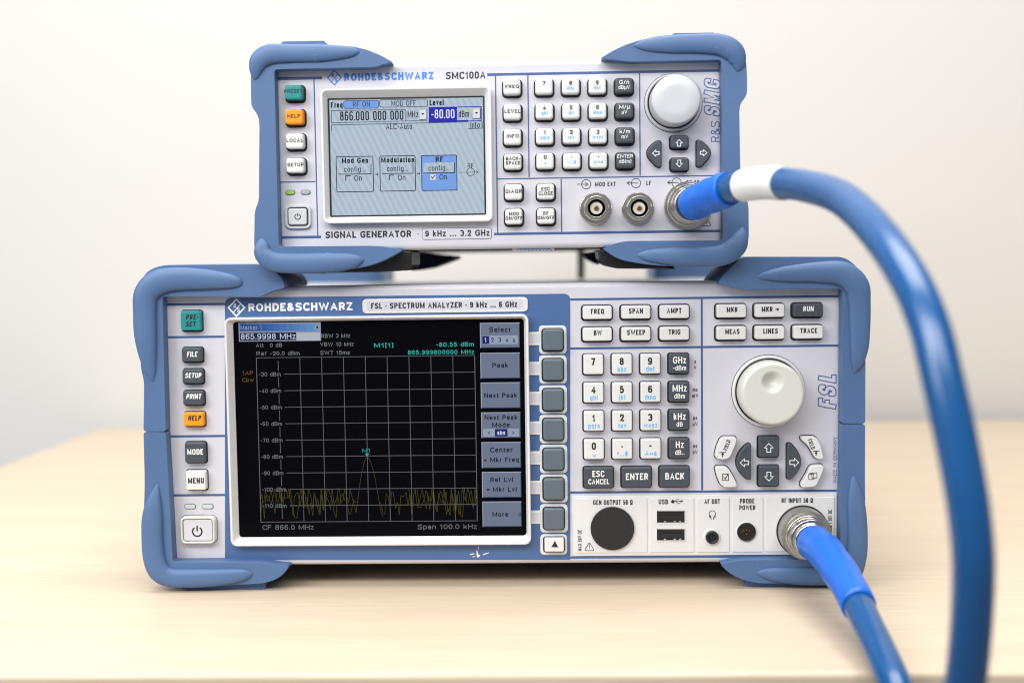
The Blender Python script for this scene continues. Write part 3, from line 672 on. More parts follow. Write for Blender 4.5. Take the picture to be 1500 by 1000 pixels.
# rotary knob with a finger dimple
mb = MB(); c = P(1125.2, 572.8)
lathe(mb, c, [(53 * PX, 0), (53 * PX, -.0012), (52.2 * PX, -.0022), (50 * PX, -.0024), (48.6 * PX, -.0015), (48.4 * PX, 0)], 'bezel', 72, cap=False)
flat(mb, circ(c[0], c[1], 49 * PX, 64), -2e-4, 'well'); flat(mb, circ(c[0], c[1], 53.8 * PX, 64), -8e-5, 'ink')
KR = mb.build('knob_ring', A)
mb = MB(); R0 = 46.5 * PX; yk = -.0145; n = 72; dc = (c[0] - 1.0 * PX, c[1] + 17.5 * PX); dr = 14.2 * PX
lathe(mb, c, [(R0, -.0004), (R0 * .99, yk + .0035), (R0 * .975, yk + .0018), (R0 * .945, yk + .0006), (R0 * .905, yk)], 'ivory', n, cap=False)
def dim(x, z):
    q = math.hypot(x - dc[0], z - dc[1]) / dr
    return yk + (0 if q >= 1.12 else .0042 * (1 - (q / 1.12) ** 2) ** 1.5)
gr = []
for i in range(25):
    t = (1 - i / 24); k = 1 - t          # rings shrink from the rim towards the dimple centre
    gr.append([(c[0] + (dc[0] - c[0]) * k + R0 * .905 * t * math.cos(2 * math.pi * j / n), 0, c[1] + (dc[1] - c[1]) * k + R0 * .905 * t * math.sin(2 * math.pi * j / n)) for j in range(n)])
gr = [[(p[0], dim(p[0], p[2]), p[2]) for p in r] for r in gr]
mb.rings(gr, 'ivory', smooth=True, cap1=False); mb.build('rotary_knob', KR)
# navigation keys around the arrows
z5 = lambda x, y, *r: (1040 + x / 4.167, 480 + y / 4.167) + r
def navkey(pts, m, leg, r=7): key(A, poly([z5(*((p + (7,))[:2] + (max(6, (p + (7,))[2]),))) for p in pts], r, 0, 4), 0, .0042, m, legends=leg, gap=.8, bev=1.4)
def field(px, py, s, ang):
    def f(mb, Y):
        x, z = P(px, py, Y); b2 = MB(); textm(b2, 'FIELD', 3.2 * PX * (1 if s < 0 else -1), -2.9 * PX, 5.8 * PX, 'ink', Y - 6e-5, .18, 15.5 * PX, align='c')
        ca, sa = math.cos(ang), math.sin(ang)
        for fc in b2.f: mb.face([(x + b2.v[i][0] * ca - b2.v[i][2] * sa, b2.v[i][1], z + b2.v[i][0] * sa + b2.v[i][2] * ca) for i in fc], 'ink')
        q = (px - 5.2, py + 10.6) if s < 0 else (px + 5.6, py + 10.2)
        path(mb, [(q[0] - 4.6, q[1] - 2.6), (q[0] + 4.6, q[1] - 3.2)], 1.1, 'ink', Y, lift=8e-5); path(mb, [(q[0], q[1] + 3), (q[0], q[1] - 1)], 1.5, 'ink', Y, lift=9e-5)
        flat(mb, poly([(q[0] - 2.6, q[1] + .4), (q[0] + 2.6, q[1] + .4), (q[0], q[1] - 2.8)], 0, Y), Y - 1.0e-4, 'ink')
    return f
navkey([(18, 792, 2), (34, 715), (62, 656, 6), (160, 656, 3), (160, 690, 4), (120, 788, 6), (82, 802, 4)], 'kwhite', field(1063.8, 654.5, -1, math.radians(70)))
navkey([(543, 655, 2), (640, 651, 5), (668, 700), (688, 785, 3), (672, 800, 3), (632, 796, 6), (590, 715), (545, 680, 4)], 'kwhite', field(1189.8, 653, 1, math.radians(-68)))
def check(mb, Y):
    path(mb, [(1058.3, 694), (1067, 694), (1067, 703.2), (1058.3, 703.2)], 1, 'ink', Y, True); path(mb, [(1060.3, 698.5), (1062.3, 701.3), (1065.6, 695.2)], 1.3, 'ink', Y, lift=8e-5)
def windows(mb, Y):
    path(mb, [(1184.5, 694.3), (1191.8, 693.6), (1192.2, 701.5), (1184.8, 702)], .9, 'ink', Y, True); path(mb, [(1189, 692.6), (1196.3, 692), (1196.7, 699.5), (1189.4, 700)], .9, 'ink', Y, True, 8e-5)
    rect(mb, 1185.5, 692.4, 1188.6, 693.6, 'ink', Y, 6e-5)
navkey([(18, 836, 3), (100, 832, 5), (130, 878), (162, 940, 4), (158, 968, 3), (66, 968, 6), (40, 920)], 'kwhite', check)
navkey([(604, 828, 5), (688, 825, 3), (688, 860, 4), (640, 966, 6), (545, 970, 3), (542, 942, 4), (575, 890)], 'kwhite', windows)
navkey([(248, 700, 2), (248, 924, 4), (218, 924, 7), (164, 866, 12), (150, 812, 14), (166, 758, 12), (218, 700, 7)], 'kdark', lambda mb, Y: arrow_outline(mb, 1090.4, 677.4, 'l', 6, 'inkw', Y))
navkey([(462, 698, 4), (490, 696, 7), (540, 752, 12), (558, 812, 14), (540, 866, 12), (490, 922, 7), (462, 922, 4)], 'kdark', lambda mb, Y: arrow_outline(mb, 1163.4, 677, 'r', 6.4, 'inkw', Y))
key4(A, (1108.4, 637, 1140.8, 669.8), 0, .0042, 'kdark', lambda mb, Y: arrow_outline(mb, 1126.2, 655.6, 'u', 6.4, 'inkw', Y))
key4(A, (1108.4, 679.6, 1140.8, 712), 0, .0042, 'kdark', lambda mb, Y: arrow_outline(mb, 1126.3, 697.6, 'd', 6.4, 'inkw', Y))
# connector strip along the bottom right
mb = MB(); slab(mb, rr(838.3, 724.3, 1225.3, 812.3, 2), 0, -8e-4, 'bezel', 3e-4, 2); cy = -8e-4
for x0, x1 in ((842, 948), (951.5, 1016.5), (1020.5, 1068), (1072, 1117.5), (1121, 1222)):
    o_ = rr(x0, 728.6 - (x0 - 842) * .005, x1, 809.2 - (x1 - 842) * .006, 2); mb.rings([y3(o_, cy + 2e-4), y3(o_, cy - 1e-4), y3(offset(o_, .8 * PX), cy - 5e-4)], 'bezel', smooth=False)
cy = -1.35e-3
T = lambda s, x0, x1, yc, h=7.2, wt=.17: text(mb, s, x0, x1, yc, h, 'ink', cy, wt)
T('GEN OUTPUT 50 Ω', 868.8, 926.6, 735.3); T('USB', 964.8, 978.4, 734.4); T('AF OUT', 1031.8, 1054.6, 734); T('PROBE', 1084, 1105, 733.2); T('POWER', 1083, 1106.5, 743); T('RF INPUT 50 Ω', 1144.8, 1190.8, 732.5)
textv(mb, 'MAX 50V DC', 849.4, 806.3, 775.5, 5.8, 'ink', cy, .14); textv(mb, 'MAX +30 dBm / 50V DC', 1215.6, 800, 746, 5.6, 'ink', cy, .14)
def warn(mb, px, py, s, Y):
    path(mb, [(px - s, py + s * .72), (px + s, py + s * .72), (px, py - s * .95)], .9, 'ink', Y, True, r=2.6)
    x, z = P(px, py, Y); stroke(mb, [(x, z - .12 * s * PX), (x, z + .45 * s * PX)], .9 * PX, Y - 7e-5, 'ink', caps=False); stroke(mb, [(x, z - .42 * s * PX), (x, z - .3 * s * PX)], .9 * PX, Y - 7e-5, 'ink', caps=False)
warn(mb, 863.3, 800.5, 7.4, cy)
ring(mb, 985.5, 734.2, 1.4, 2.2, 'ink', cy); path(mb, [(985.5, 734.2), (998, 733.7)], .9, 'ink', cy, lift=7e-5); path(mb, [(988, 734), (991, 731.2), (994.5, 731)], .8, 'ink', cy, lift=8e-5); path(mb, [(990, 734), (993, 736.9), (996, 736.8)], .8, 'ink', cy, lift=9e-5); flat(mb, poly([(997, 732), (1001, 733.6), (997, 735.3)], 0, cy), cy - 1e-4, 'ink')
ring(mb, 1043.4, 752, 4.6, .8, 'ink', cy, a0=-15, a1=195); path(mb, [(1038.8, 752), (1039.5, 757.5)], .9, 'ink', cy); path(mb, [(1048, 752), (1047.3, 757.5)], .9, 'ink', cy)
path(mb, [(1040.6, 755), (1041.6, 759.6)], 1.3, 'ink', cy, lift=7e-5); path(mb, [(1046.2, 755), (1045.2, 759.6)], 1.3, 'ink', cy, lift=7e-5)
mb.build('connector_plate', A)
mb = MB(); c = P(897, 773.2, cy); lathe(mb, c, [(32.2 * PX, cy), (32.2 * PX, cy - 8e-4), (31.4 * PX, cy - 13e-4)], 'black', 64); mb.build('blanking_cap', A)
for y0, y1 in ((747, 765), (773.6, 791)):
    mb = MB(); O = rr(961, y0 - 1, 1004, y1 + 1, 2, cy); I = rr(962.2, y0 + .2, 1002.8, y1 - .2, .8, cy)
    mb.rings([y3(O, cy), y3(O, cy - 4e-4), y3(I, cy - 4e-4), y3(I, cy - 1e-4)], 'bezel', smooth=False, cap1=False); flat(mb, I, cy - 1.0e-4, 'well')
    a, b, c_, d = box4(962.2, y0, 1002.8, y1, cy); h_ = d - b
    stroke(mb, [(a + .0004, d - .0004), (c_ - .0004, d - .0004)], .0005, cy - 1.5e-4, 'steel2', caps=False)
    solid_box(mb, a + .002, c_ - .002, cy - 3e-4, cy - 1e-4, b + h_ * .22, b + h_ * .55, 'leg', .0002)
    for k in (.25, .6, .8): solid_box(mb, a + (c_ - a) * k, a + (c_ - a) * k + .0012, cy - 4e-4, cy - 2e-4, b + .0002, b + h_ * .17, 'steel', .0001)
    mb.build('usb_port', A)
mb = MB(); c = P(1042.8, 786, cy); lathe(mb, c, [(13 * PX, cy), (12.4 * PX, cy - 4e-4), (10.2 * PX, cy - 4e-4)], 'bezel', 40); lathe(mb, c, [(9.6 * PX, cy - 4e-4), (9.6 * PX, cy - .0016), (8.2 * PX, cy - .002), (6.6 * PX, cy - .0019), (6 * PX, cy - .001)], 'leg', 40, cap=False); flat(mb, circ(c[0], c[1], 6.2 * PX), cy - .0009, 'well'); mb.build('headphone_jack', A)
mb = MB(); c = P(1093.3, 778.4, cy); lathe(mb, c, [(15.8 * PX, cy), (15.4 * PX, cy - 3e-4), (14 * PX, cy - 3e-4)], 'bezel', 40); lathe(mb, c, [(13.9 * PX, cy - 3e-4), (13.7 * PX, cy - 9e-4), (12.2 * PX, cy - 9e-4), (12 * PX, cy - 4e-4)], 'leg', 40, cap=False); flat(mb, circ(c[0], c[1], 12.3 * PX), cy - 4.2e-4, 'well')
for dx, dz in ((-4, 2), (4, 2), (0, -3.4), (0, 3.4)): lathe(mb, (c[0] + dx * PX, c[1] + dz * PX), [(1.0 * PX, cy - 4e-4), (1.0 * PX, cy - .0012), (.3 * PX, cy - .0014)], 'gold', 12)
mb.build('power_socket', A)
mb = MB(); rfA = P(1175.5, 777.2, cy)
lathe(mb, rfA, [(38.4 * PX, cy), (38.2 * PX, cy - 3e-4), (37 * PX, cy - 3e-4)], 'leg', 48); lathe(mb, rfA, [(36.5 * PX, cy - 3e-4), (36.5 * PX, cy - .011), (35.5 * PX, cy - .012), (28 * PX, cy - .012)], 'steel2', 48, smooth=False); mb.build('input_connector', A)

# ------------------------------------------------------------------ signal generator (above)
g0 = -.008
B = thing('signal_generator', (P(730, 230, g0)[0], .18, P(730, 402, -.016)[1]), 'smaller blue cornered signal generator with pale lit screen, resting on top of the wide analyzer', 'test instrument')
xa, xb = P(405.5, 230, g0)[0], P(1058.5, 230, g0)[0]; za, zb = P(730, 364.3, g0)[1], P(730, 89, g0)[1]
mb = MB(); slab(mb, rrm(xa, za, xb, zb, .003), g0 + .02, g0, 'panel', .0028, 5)
for x0, x1, y0, y1, wd in ((405, 471.7, 115.7, 114.5, 4), (410.3, 470.3, 347.8, 347.1, 3.8), (713.8, 1053.5, 109, 104.3, 3.7), (723.8, 1055, 342.9, 338.2, 3.6)): lineh(mb, x0, x1, y0, y1, wd, 'line', g0, 6.5e-5)
for x0, x1, y0, y1 in ((408, 462, 266.8, 266.4), (728.5, 1055, 262, 257.5)): lineh(mb, x0, x1, y0, y1, 1.8, 'line', g0)
for x0, y0, x1, y1 in ((460.4, 116, 465, 346), (726.2, 110.5, 728.6, 341.5), (772.9, 110, 775.4, 259.8), (936.4, 107, 938.2, 257.5), (822, 262.3, 822.8, 339.5)): linev(mb, x0, y0, x1, y1, 1.8, 'line', g0)
path(mb, [(480, 114.2), (489.8, 103.4), (499.8, 113.8), (490, 124.8)], 1.7, 'brand', g0, True); path(mb, [(484.7, 121), (494.9, 108)], 1.1, 'brand', g0, lift=7e-5)
textc(mb, 'R', 487.4, 111.2, 5.4, 'brand', g0, .2, .9, lift=8e-5); textc(mb, 'S', 492.3, 117.2, 5.4, 'brand', g0, .2, .9, lift=8e-5)
text(mb, 'ROHDE&SCHWARZ', 504.2, 635, 112.2, 10.8, 'brand', g0, .23, gap=.12); text(mb, 'SMC100A', 653.2, 711.2, 110.6, 10.2, 'ink', g0, .18, gap=.1)
text(mb, 'SIGNAL GENERATOR', 476.8, 602.6, 343.3, 9.6, 'ink', g0, .21, gap=.08); rect(mb, 611.6, 342, 613.2, 343.6, 'ink', g0)
outlined(mb, 'SMC', 1043, 172, 118, 23.5, g0, .2, .28, .17, .08); textv(mb, 'R&S', 1047.8, 208, 178, 12.5, 'outline', g0, .1)
for px, py, s, x0, x1, d in ((858.7, 270, 'MOD EXT', 871.8, 902, 1), (931.6, 268.3, 'LF', 946.8, 954, -1), (991, 267.5, 'RF 50 Ω', 1005.6, 1032, -1)):
    ring(mb, px, py, 6.6, 1, 'ink', g0); text(mb, s, x0, x1, py - .2, 6.2, 'ink', g0, .18)
    a = (px - 13, px + 2.5) if d > 0 else (px + 2.5, px - 13); path(mb, [(a[0], py), (a[1], py)], 1, 'ink', g0, lift=7e-5); path(mb, [(a[1] - 3.4 * d, py - 2.4), (a[1], py), (a[1] - 3.4 * d, py + 2.4)], 1, 'ink', g0, lift=8e-5)
warn(mb, 1035, 326, 7, g0)
mb.build('front_panel', B)
mb = MB(); slab(mb, rr(618.3, 333.6, 720.3, 350.6, 3.5, g0), g0, g0 - 1.2e-4, 'line', 0); slab(mb, rr(618.9, 334.3, 719.8, 350.1, 3, g0), g0 - 1e-4, g0 - 4e-4, 'panel', 2e-4, 2)
text(mb, '9 kHz ... 3.2 GHz', 622.8, 717, 341.6, 8.8, 'ink', g0 - 4e-4, .19, gap=.12); mb.build('name_plate', B)
mb = MB(); solid_box(mb, xa + .003, xb - .003, g0 + .02, .355, za + .0015, zb - .003, 'case', .002)
solid_box(mb, xa + .02, xb - .02, g0 + .022, .35, za - .0002, za + .004, 'under', .001); mb.build('case', B)
mb = MB(); a, b, c_, d = box4(750, 362.4, 812, 367, g0 + .004); solid_box(mb, a, c_, g0 + .0035, g0 + .012, b, d, 'silver', .0004)
for k in range(9): path(mb, [(758 + k * 5.4, 366), (761 + k * 5.4, 363.6), (764.5 + k * 5.4, 366.1)], 1.1, 'brand', g0 + .0035, lift=5e-5 + k * 4e-6)
mb.build('badge', B)
yb2 = g0 - .008
R0_ = bumper(B, [(576, 91.5), (546, 75), (513, 67), (391, 65), (378, 70), (369, 82), (367, 114), (368, 157), (377, 167), (380, 180), (379, 295), (373, 308), (372, 366), (381, 386), (402, 397), (505, 397), (555, 386), (590, 366.5), (557, 359.8), (408.5, 361), (405, 230), (402, 102), (550, 98.7), (559, 95)], yb2, g0 + .05)
R1_ = bumper(B, [(879, 86), (905, 70), (942, 57), (979, 51), (1046, 50), (1068, 52), (1084, 62), (1092, 81), (1094.5, 107), (1094.5, 140), (1085, 151), (1083, 162), (1085, 278), (1096.5, 295), (1097, 351), (1092, 366), (1084, 378), (1063, 389.5), (960, 390), (905, 380), (883, 364), (909, 353), (1059.3, 352), (1058.3, 230), (1056.7, 88), (920, 91), (894, 87.4)], yb2, g0 + .05)
pad(R0_, [(526, 76.5, 1.5), (518, 76.5, 6), (503, 77, 9), (470, 78, 12), (430, 78.5, 12.5), (397, 79.5, 14), (381, 88, 13.5), (375.5, 100, 10.5), (374, 111, 6), (373.5, 117, 1.5)], yb2)
pad(R0_, [(384, 349, 1.5), (384, 357, 9), (386, 372, 13), (400, 383, 14), (430, 386, 14.5), (480, 385, 14.5), (512, 383, 11.5), (526, 381, 7), (533, 380, 1.5)], yb2)
pad(R1_, [(929, 67, 1.5), (940, 66.5, 6.5), (955, 66, 9.5), (985, 65, 12.5), (1020, 64, 13.5), (1055, 66, 15), (1074, 76, 15), (1081, 90, 11.5), (1081, 99, 7), (1080, 105, 1.5)], yb2)
pad(R1_, [(934, 374, 1.5), (945, 374, 7), (962, 374.5, 10), (990, 375.5, 13), (1030, 376, 14), (1060, 373, 15), (1078, 361, 15), (1085, 347, 11), (1087, 338, 6), (1087, 333, 1.5)], yb2)
for x0, x1, ya, yb, Q in ((412, 477, 60.5, 72, R0_), (984, 1048, 48.5, 60, R1_)):
    mb = MB(); a, b, c_, d = box4(x0, ya, x1, yb, g0); solid_box(mb, a, c_, g0, g0 + .04, b, d, 'rubber', .0015); mb.build('stacking_stud', Q)
for x0, x1 in ((P(372, 230)[0], P(500, 230)[0]), (P(960, 230)[0], P(1095, 230)[0])):
    mb = MB(); ol = rrm(x0, za - .004, x1, zb + .004, .012)
    mb.rings([y3(ol, .385), y3(ol, .345)], 'rubber', smooth=False, cap0=True); mb.build('rear_bumper', B)
# folded stand legs under the front corners
def legpoly(pts, yf, yb, m='leg', name='stand_leg', r=2):
    mb = MB(); slab(mb, poly(pts, r, yf, 4), yb, yf, m, 8e-4, 3); mb.build(name, B)
legpoly([(470, 400), (500, 392), (560, 372), (590, 366.5), (603, 368), (603, 388), (599, 396), (560, 398.5)], g0 + .002, g0 + .045)
legpoly([(604, 370), (660, 374.5, 3), (664, 378, 2), (650, 384), (622, 394), (603, 397)], g0 + .12, g0 + .2, 'under')
legpoly([(876, 366), (960, 366), (990, 394), (905, 393.5), (885, 389, 6), (877, 380, 4)], g0 + .004, g0 + .045)
legpoly([(853, 371), (878, 368), (878, 388), (866, 382)], g0 + .12, g0 + .19, 'under')
# keys
def skey(b, m, ts, ink, label=None):
    key4(B, b, g0, .0055, m, lg(*[(s, x, y, h * 1.1, ink, .19, sx * .97, 0) for s, x, y, h, sx in ts]), r=6.2, bev=3, gap=2.0, shift=(-.3, 1.1), label=label)
skey((418.3, 125.3, 448, 151.4), 'kteal', [('PRESET', 429.5, 133.8, 4.4, 1.22)], 'ink', 'teal PRESET key'); skey((418.5, 160.4, 449, 187), 'korange', [('HELP', 430.3, 170.2, 4.6, 1.3)], 'ink', 'orange HELP key')
skey((419.7, 196, 449.8, 222.3), 'kwhite', [('LOCAL', 431.8, 205.8, 4.6, 1.25)], 'ink'); skey((420.4, 231.6, 450.3, 257.5), 'kwhite', [('SETUP', 432.8, 241.3, 4.6, 1.25)], 'ink')
for s, x0, y0 in (('FREQ', 735.7, 117), ('LEVEL', 736.2, 153.2), ('INFO', 736.5, 189.5), ('BACK-|SPACE', 737, 225.4), ('DIAGR', 738, 269.4), ('MOD|ON/OFF', 738.4, 305.2), ('ESC|CLOSE', 784.8, 268.9), ('RF|ON/OFF', 785.2, 304.5)):
    b = (x0, y0, x0 + 29.4, y0 + 27); xc = x0 + 14.5; p = s.split('|')
    up = (y0 > 260) * 1.0
    skey(b, 'kwhite', [(p[0], xc, y0 + 10 + up, 4.6, 1.3)] if len(p) == 1 else [(p[0], xc, y0 + 7 + up, 4.6, 1.1), (p[1], xc, y0 + 13.4 + up, 4.6, 1.08)], 'ink')
SN = (('7', ''), ('8', 'abc'), ('9', 'def'), ('G/n', 'dBµV')), (('4', 'ghi'), ('5', 'jkl'), ('6', 'mno'), ('M/µ', 'µV')), (('1', 'pqrs'), ('2', 'tuv'), ('3', 'wxyz'), ('k/m', 'mV')), (('0', '⌣'), ('·', '·...#'), ('-', 'A↔a'), ('ENTER', 'dB(m)'))
for r, row in enumerate(SN):
    for c, (a, b) in enumerate(row):
        x0 = 782.3 + c * 38.9 + r * .55; y0 = 116.3 + r * 36.1 - c * .45; xc = x0 + 14.7
        if c < 3:
            it = [(a, xc, y0 + 5.8, 6.0 if a.isdigit() else 5, 'ink', .2, 1.2, 0)] + ([(b, xc, y0 + 13.2, 4.8, 'inkb', .22, 1.12, 0)] if b else []); m = 'kwhite'
        else: it = [(a, xc + .5, y0 + 5.6, 5.6 if len(a) < 4 else 4.8, 'inkw', .17, 1.3 if len(a) < 4 else 1.25, 0), (b, xc + .5, y0 + 13, 5, 'inkw', .16, 1.12, 0)]; m = 'kdark'
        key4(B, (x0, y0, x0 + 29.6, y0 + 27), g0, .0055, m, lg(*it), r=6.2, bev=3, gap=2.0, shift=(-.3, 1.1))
ar = lambda x, y, d: (lambda mb, Y: arrow_outline(mb, x, y, d, 4.6, 'inkw', Y, 1.0))
key4(B, (979.8, 198.5, 1008.6, 220.3), g0, .005, 'kdark', ar(994.8, 209.6, 'u'), r=5.5, bev=2.6); key4(B, (980.2, 231.2, 1009, 252.8), g0, .005, 'kdark', ar(995, 239.6, 'd'), r=5.5, bev=2.6)
key(B, poly([(968.8, 205.5, 6), (968.8, 246.6, 6), (961, 246, 5), (949, 233, 6), (945.8, 224.5, 7), (949, 216, 6), (961, 206, 5)], 3, g0), g0, .005, 'kdark', legends=ar(960.6, 224.6, 'l'), bev=1.6, gap=.9)
key(B, poly([(1018.8, 205, 6), (1026.5, 205, 5), (1038.5, 216, 6), (1042, 225, 7), (1038.5, 233, 6), (1026.5, 245.8, 5), (1018.8, 246, 6)], 3, g0), g0, .005, 'kdark', legends=ar(1030.6, 224, 'r'), bev=1.6, gap=.9)
led(B, (418.4, 278.6, 432.6, 285.4), 'led_on', g0); led(B, (440.6, 278.3, 454.8, 285.1), 'led_grey', g0)
mb = MB(); O = rr(417.6, 299.6, 456.6, 335.6, 9, g0); mb.rings([y3(O, g0), y3(offset(O, .4 * PX), g0 - .0014), y3(offset(O, 1.2 * PX), g0 - .0018), y3(offset(O, 3.6 * PX), g0 - .0018), y3(offset(O, 4.6 * PX), g0 - .0006)], 'knobgrey', smooth=[False, True, False, True], cap1=False)
flat(mb, offset(O, 4.4 * PX), g0 - .0007, 'well'); Iq = offset(O, 6 * PX); slab(mb, Iq, g0 - .0006, g0 - .0026, 'knobgrey', 6e-4, 3); power_symbol(mb, 436, 317.3, 4, 1.3, g0 - .0026); mb.build('power_button', B)
mb = MB(); c = P(986.2, 151, g0); lathe(mb, c, [(41.2 * PX, g0), (41 * PX, g0 - .0014), (40 * PX, g0 - .0024), (37.8 * PX, g0 - .0026), (36.6 * PX, g0 - .0012), (36.5 * PX, g0)], 'knobgrey', 64, cap=False)
flat(mb, circ(c[0], c[1], 37 * PX, 64), g0 - 2e-4, 'well'); flat(mb, circ(c[0], c[1], 41.8 * PX, 64), g0 - 8e-5, 'ink'); KR = mb.build('knob_ring', B)
mb = MB(); R0 = 34.6 * PX; yk = g0 - .0155
lathe(mb, c, [(R0 * 1.01, g0 - 4e-4), (R0, yk + .003), (R0 * .985, yk + .0015), (R0 * .955, yk + .0004), (R0 * .92, yk), (R0 * .5, yk - 1e-4)], 'knobgrey', 72, smooth=[False, True, True, True, True]); mb.build('rotary_knob', KR)
# two coaxial sockets with bayonet pins
for px, py in ((872.6, 305.8), (934.4, 305.8)):
    mb = MB(); c = P(px, py, g0); k = PX
    lathe(mb, c, [(23.6 * k, g0), (23.4 * k, g0 - .0012), (22.2 * k, g0 - .0018), (18.4 * k, g0 - .0018)], 'steel', 44, smooth=[False, True, False], cap=True)
    lathe(mb, c, [(18 * k, g0 - .0017), (17.4 * k, g0 - .0105), (16.6 * k, g0 - .011), (13 * k, g0 - .011), (12.4 * k, g0 - .0104)], 'steel', 44, smooth=[True, True, False, True], cap=False)
    lathe(mb, c, [(12.4 * k, g0 - .0104), (12.2 * k, g0 - .003)], 'well', 40, cap=True); lathe(mb, c, [(8.8 * k, g0 - .003), (8.6 * k, g0 - .0088)], 'ptfe', 36)
    lathe(mb, c, [(3.4 * k, g0 - .0088), (3.4 * k, g0 - .0096), (2.4 * k, g0 - .0098)], 'gold', 20); flat(mb, circ(c[0], c[1], 1.2 * k, 12), g0 - .00986, 'well')
    for s in (-1, 1):
        x0, x1 = sorted((c[0] + s * 16.5 * k, c[0] + s * 20 * k)); solid_box(mb, x0, x1, g0 - .0095, g0 - .0078, c[1] - 1.6 * k, c[1] + 1.6 * k, 'steel', .0005)
    mb.build('coaxial_socket', B)
mb = MB(); rfB = P(1007.5, 301.5, g0)
lathe(mb, rfB, [(34.5 * PX, g0), (34.5 * PX, g0 - .0022), (33.6 * PX, g0 - .003), (28 * PX, g0 - .003)], 'steel', 6 * 8, smooth=[False, True, False]); mb.build('output_connector', B)
# generator screen
frame(B, (473.2, 129.4, 721.2, 326.4), (481.8, 142.7, 711, 316.4), 9, 2, g0, .0048)
sg = g0 - 3e-4
def lcd_material():
    m = bpy.data.materials.new('lcd_backlight'); m.use_nodes = True; nt = m.node_tree; b = nt.nodes['Principled BSDF']; b.inputs['Base Color'].default_value = (.01, .01, .01, 1); b.inputs['Roughness'].default_value = .3; b.inputs['Specular IOR Level'].default_value = .2
    tc = nt.nodes.new('ShaderNodeTexCoord'); mpn = nt.nodes.new('ShaderNodeMapping'); mpn.inputs['Rotation'].default_value = (0, math.radians(26), 0); nt.links.new(tc.outputs['Object'], mpn.inputs['Vector'])
    wv = nt.nodes.new('ShaderNodeTexWave'); wv.bands_direction = 'X'; wv.inputs['Scale'].default_value = 100; wv.inputs['Distortion'].default_value = 1.5; wv.inputs['Detail'].default_value = 1; nt.links.new(mpn.outputs[0], wv.inputs['Vector'])
    cr = nt.nodes.new('ShaderNodeValToRGB'); e = cr.color_ramp.elements; e[0].color = lin(171, 203, 216); e[1].color = lin(202, 207, 225); e[0].position = .1; e[1].position = .9
    mid = e.new(.45); mid.color = lin(187, 205, 219)
    nt.links.new(wv.outputs['Fac'], cr.inputs[0]); nt.links.new(cr.outputs[0], b.inputs['Emission Color']); b.inputs['Emission Strength'].default_value = .84; return m
h_ = dict(bg=lcd_material(), k=glow('lcd_ink', (22, 26, 40)), line=glow('lcd_line', (52, 66, 100)), sel=glow('lcd_selected', (120, 160, 225)), blue=glow('lcd_field', (40, 40, 175)), white=glow('lcd_white', (222, 228, 238)), blk=M['glass'])
mb = MB(); flat(mb, rr(480.5, 141.5, 712.2, 317.6, 2, g0), sg, 'well'); flat(mb, rr(484.4, 145, 708.6, 314.2, 0, g0), sg - 3e-5, h_['bg'])
q4 = lambda x, y: (470 + x / 4.546, 120 + y / 4.546)
def R4(x0, y0, x1, y1, m, lift): a, b = q4(x0, y0); c, d = q4(x1, y1); rect(mb, a, b, c, d, h_[m], sg, lift)
def T4(s, x0, x1, y, h, m='k', wt=.16): a, b = q4(x0, y); c, _ = q4(x1, y); text(mb, s, a, c, b, h * 1.08 / 4.546, h_[m], sg, wt, lift=1.5e-4)
def L4(pts, wd=.9, m='line', closed=False, lift=9e-5, r=0): path(mb, [q4(*p) for p in pts], wd, h_[m], sg, closed, lift, r)
def pill(x0, y0, x1, y1, fill):
    ol = rr(*q4(x0, y0), *q4(x1, y1), 3, g0)
    if fill: flat(mb, ol, sg - 6e-5, h_[fill])
    stroke(mb, ol, .9 * PX, sg - 9e-5, h_['line'], True)
T4('Freq', 67, 145, 155, 34, wt=.21); pill(153, 126, 385, 178, 'sel'); T4('RF ON', 213, 328, 150, 32, 'line', .14); pill(392, 119, 712, 168, None); T4('MOD OFF', 470, 633, 143, 32, 'line', .14); T4('Level', 724, 818, 139, 34, wt=.21)
R4(72, 190, 562, 270, 'white', 4e-5) if False else None
L4([(70, 268), (70, 193), (562, 185)], .9); T4('866.000 000 000', 128, 550, 226, 56, wt=.13); L4([(566, 258), (566, 190)], 1.0); L4([(70, 274), (706, 258)], .8); T4('MHz', 578, 648, 217, 38, wt=.13)
R4(658, 188, 702, 250, 'white', 6e-5); L4([(660, 252), (706, 250), (706, 186)], 1.1); flat(mb, poly([q4(668, 210), q4(692, 209), q4(680, 222)], 0, g0), sg - 1.5e-4, h_['k'])
R4(721, 170, 907, 270, 'blue', 6e-5); L4([(722, 172), (1068, 166), (1068, 260), (722, 268)], 1.3, 'blue', True, 9e-5); T4('-80.00', 736, 890, 214, 54, 'white', .13); L4([(722, 266), (978, 258)], 1.6, 'blue', False, 1.2e-4)
T4('dBm', 918, 986, 214, 38, wt=.13); R4(1014, 180, 1060, 242, 'white', 6e-5); L4([(1014, 246), (1062, 244), (1062, 180)], 1.1); flat(mb, poly([q4(1025, 204), q4(1049, 203), q4(1037, 216)], 0, g0), sg - 1.5e-4, h_['k'])
L4([(70, 325), (70, 288), (975, 268)], .9); T4('ALC-Auto', 434, 608, 298, 33, wt=.14); T4('Info', 997, 1058, 288, 33, wt=.14); L4([(985, 312), (1074, 309), (1074, 265)], 1.1)
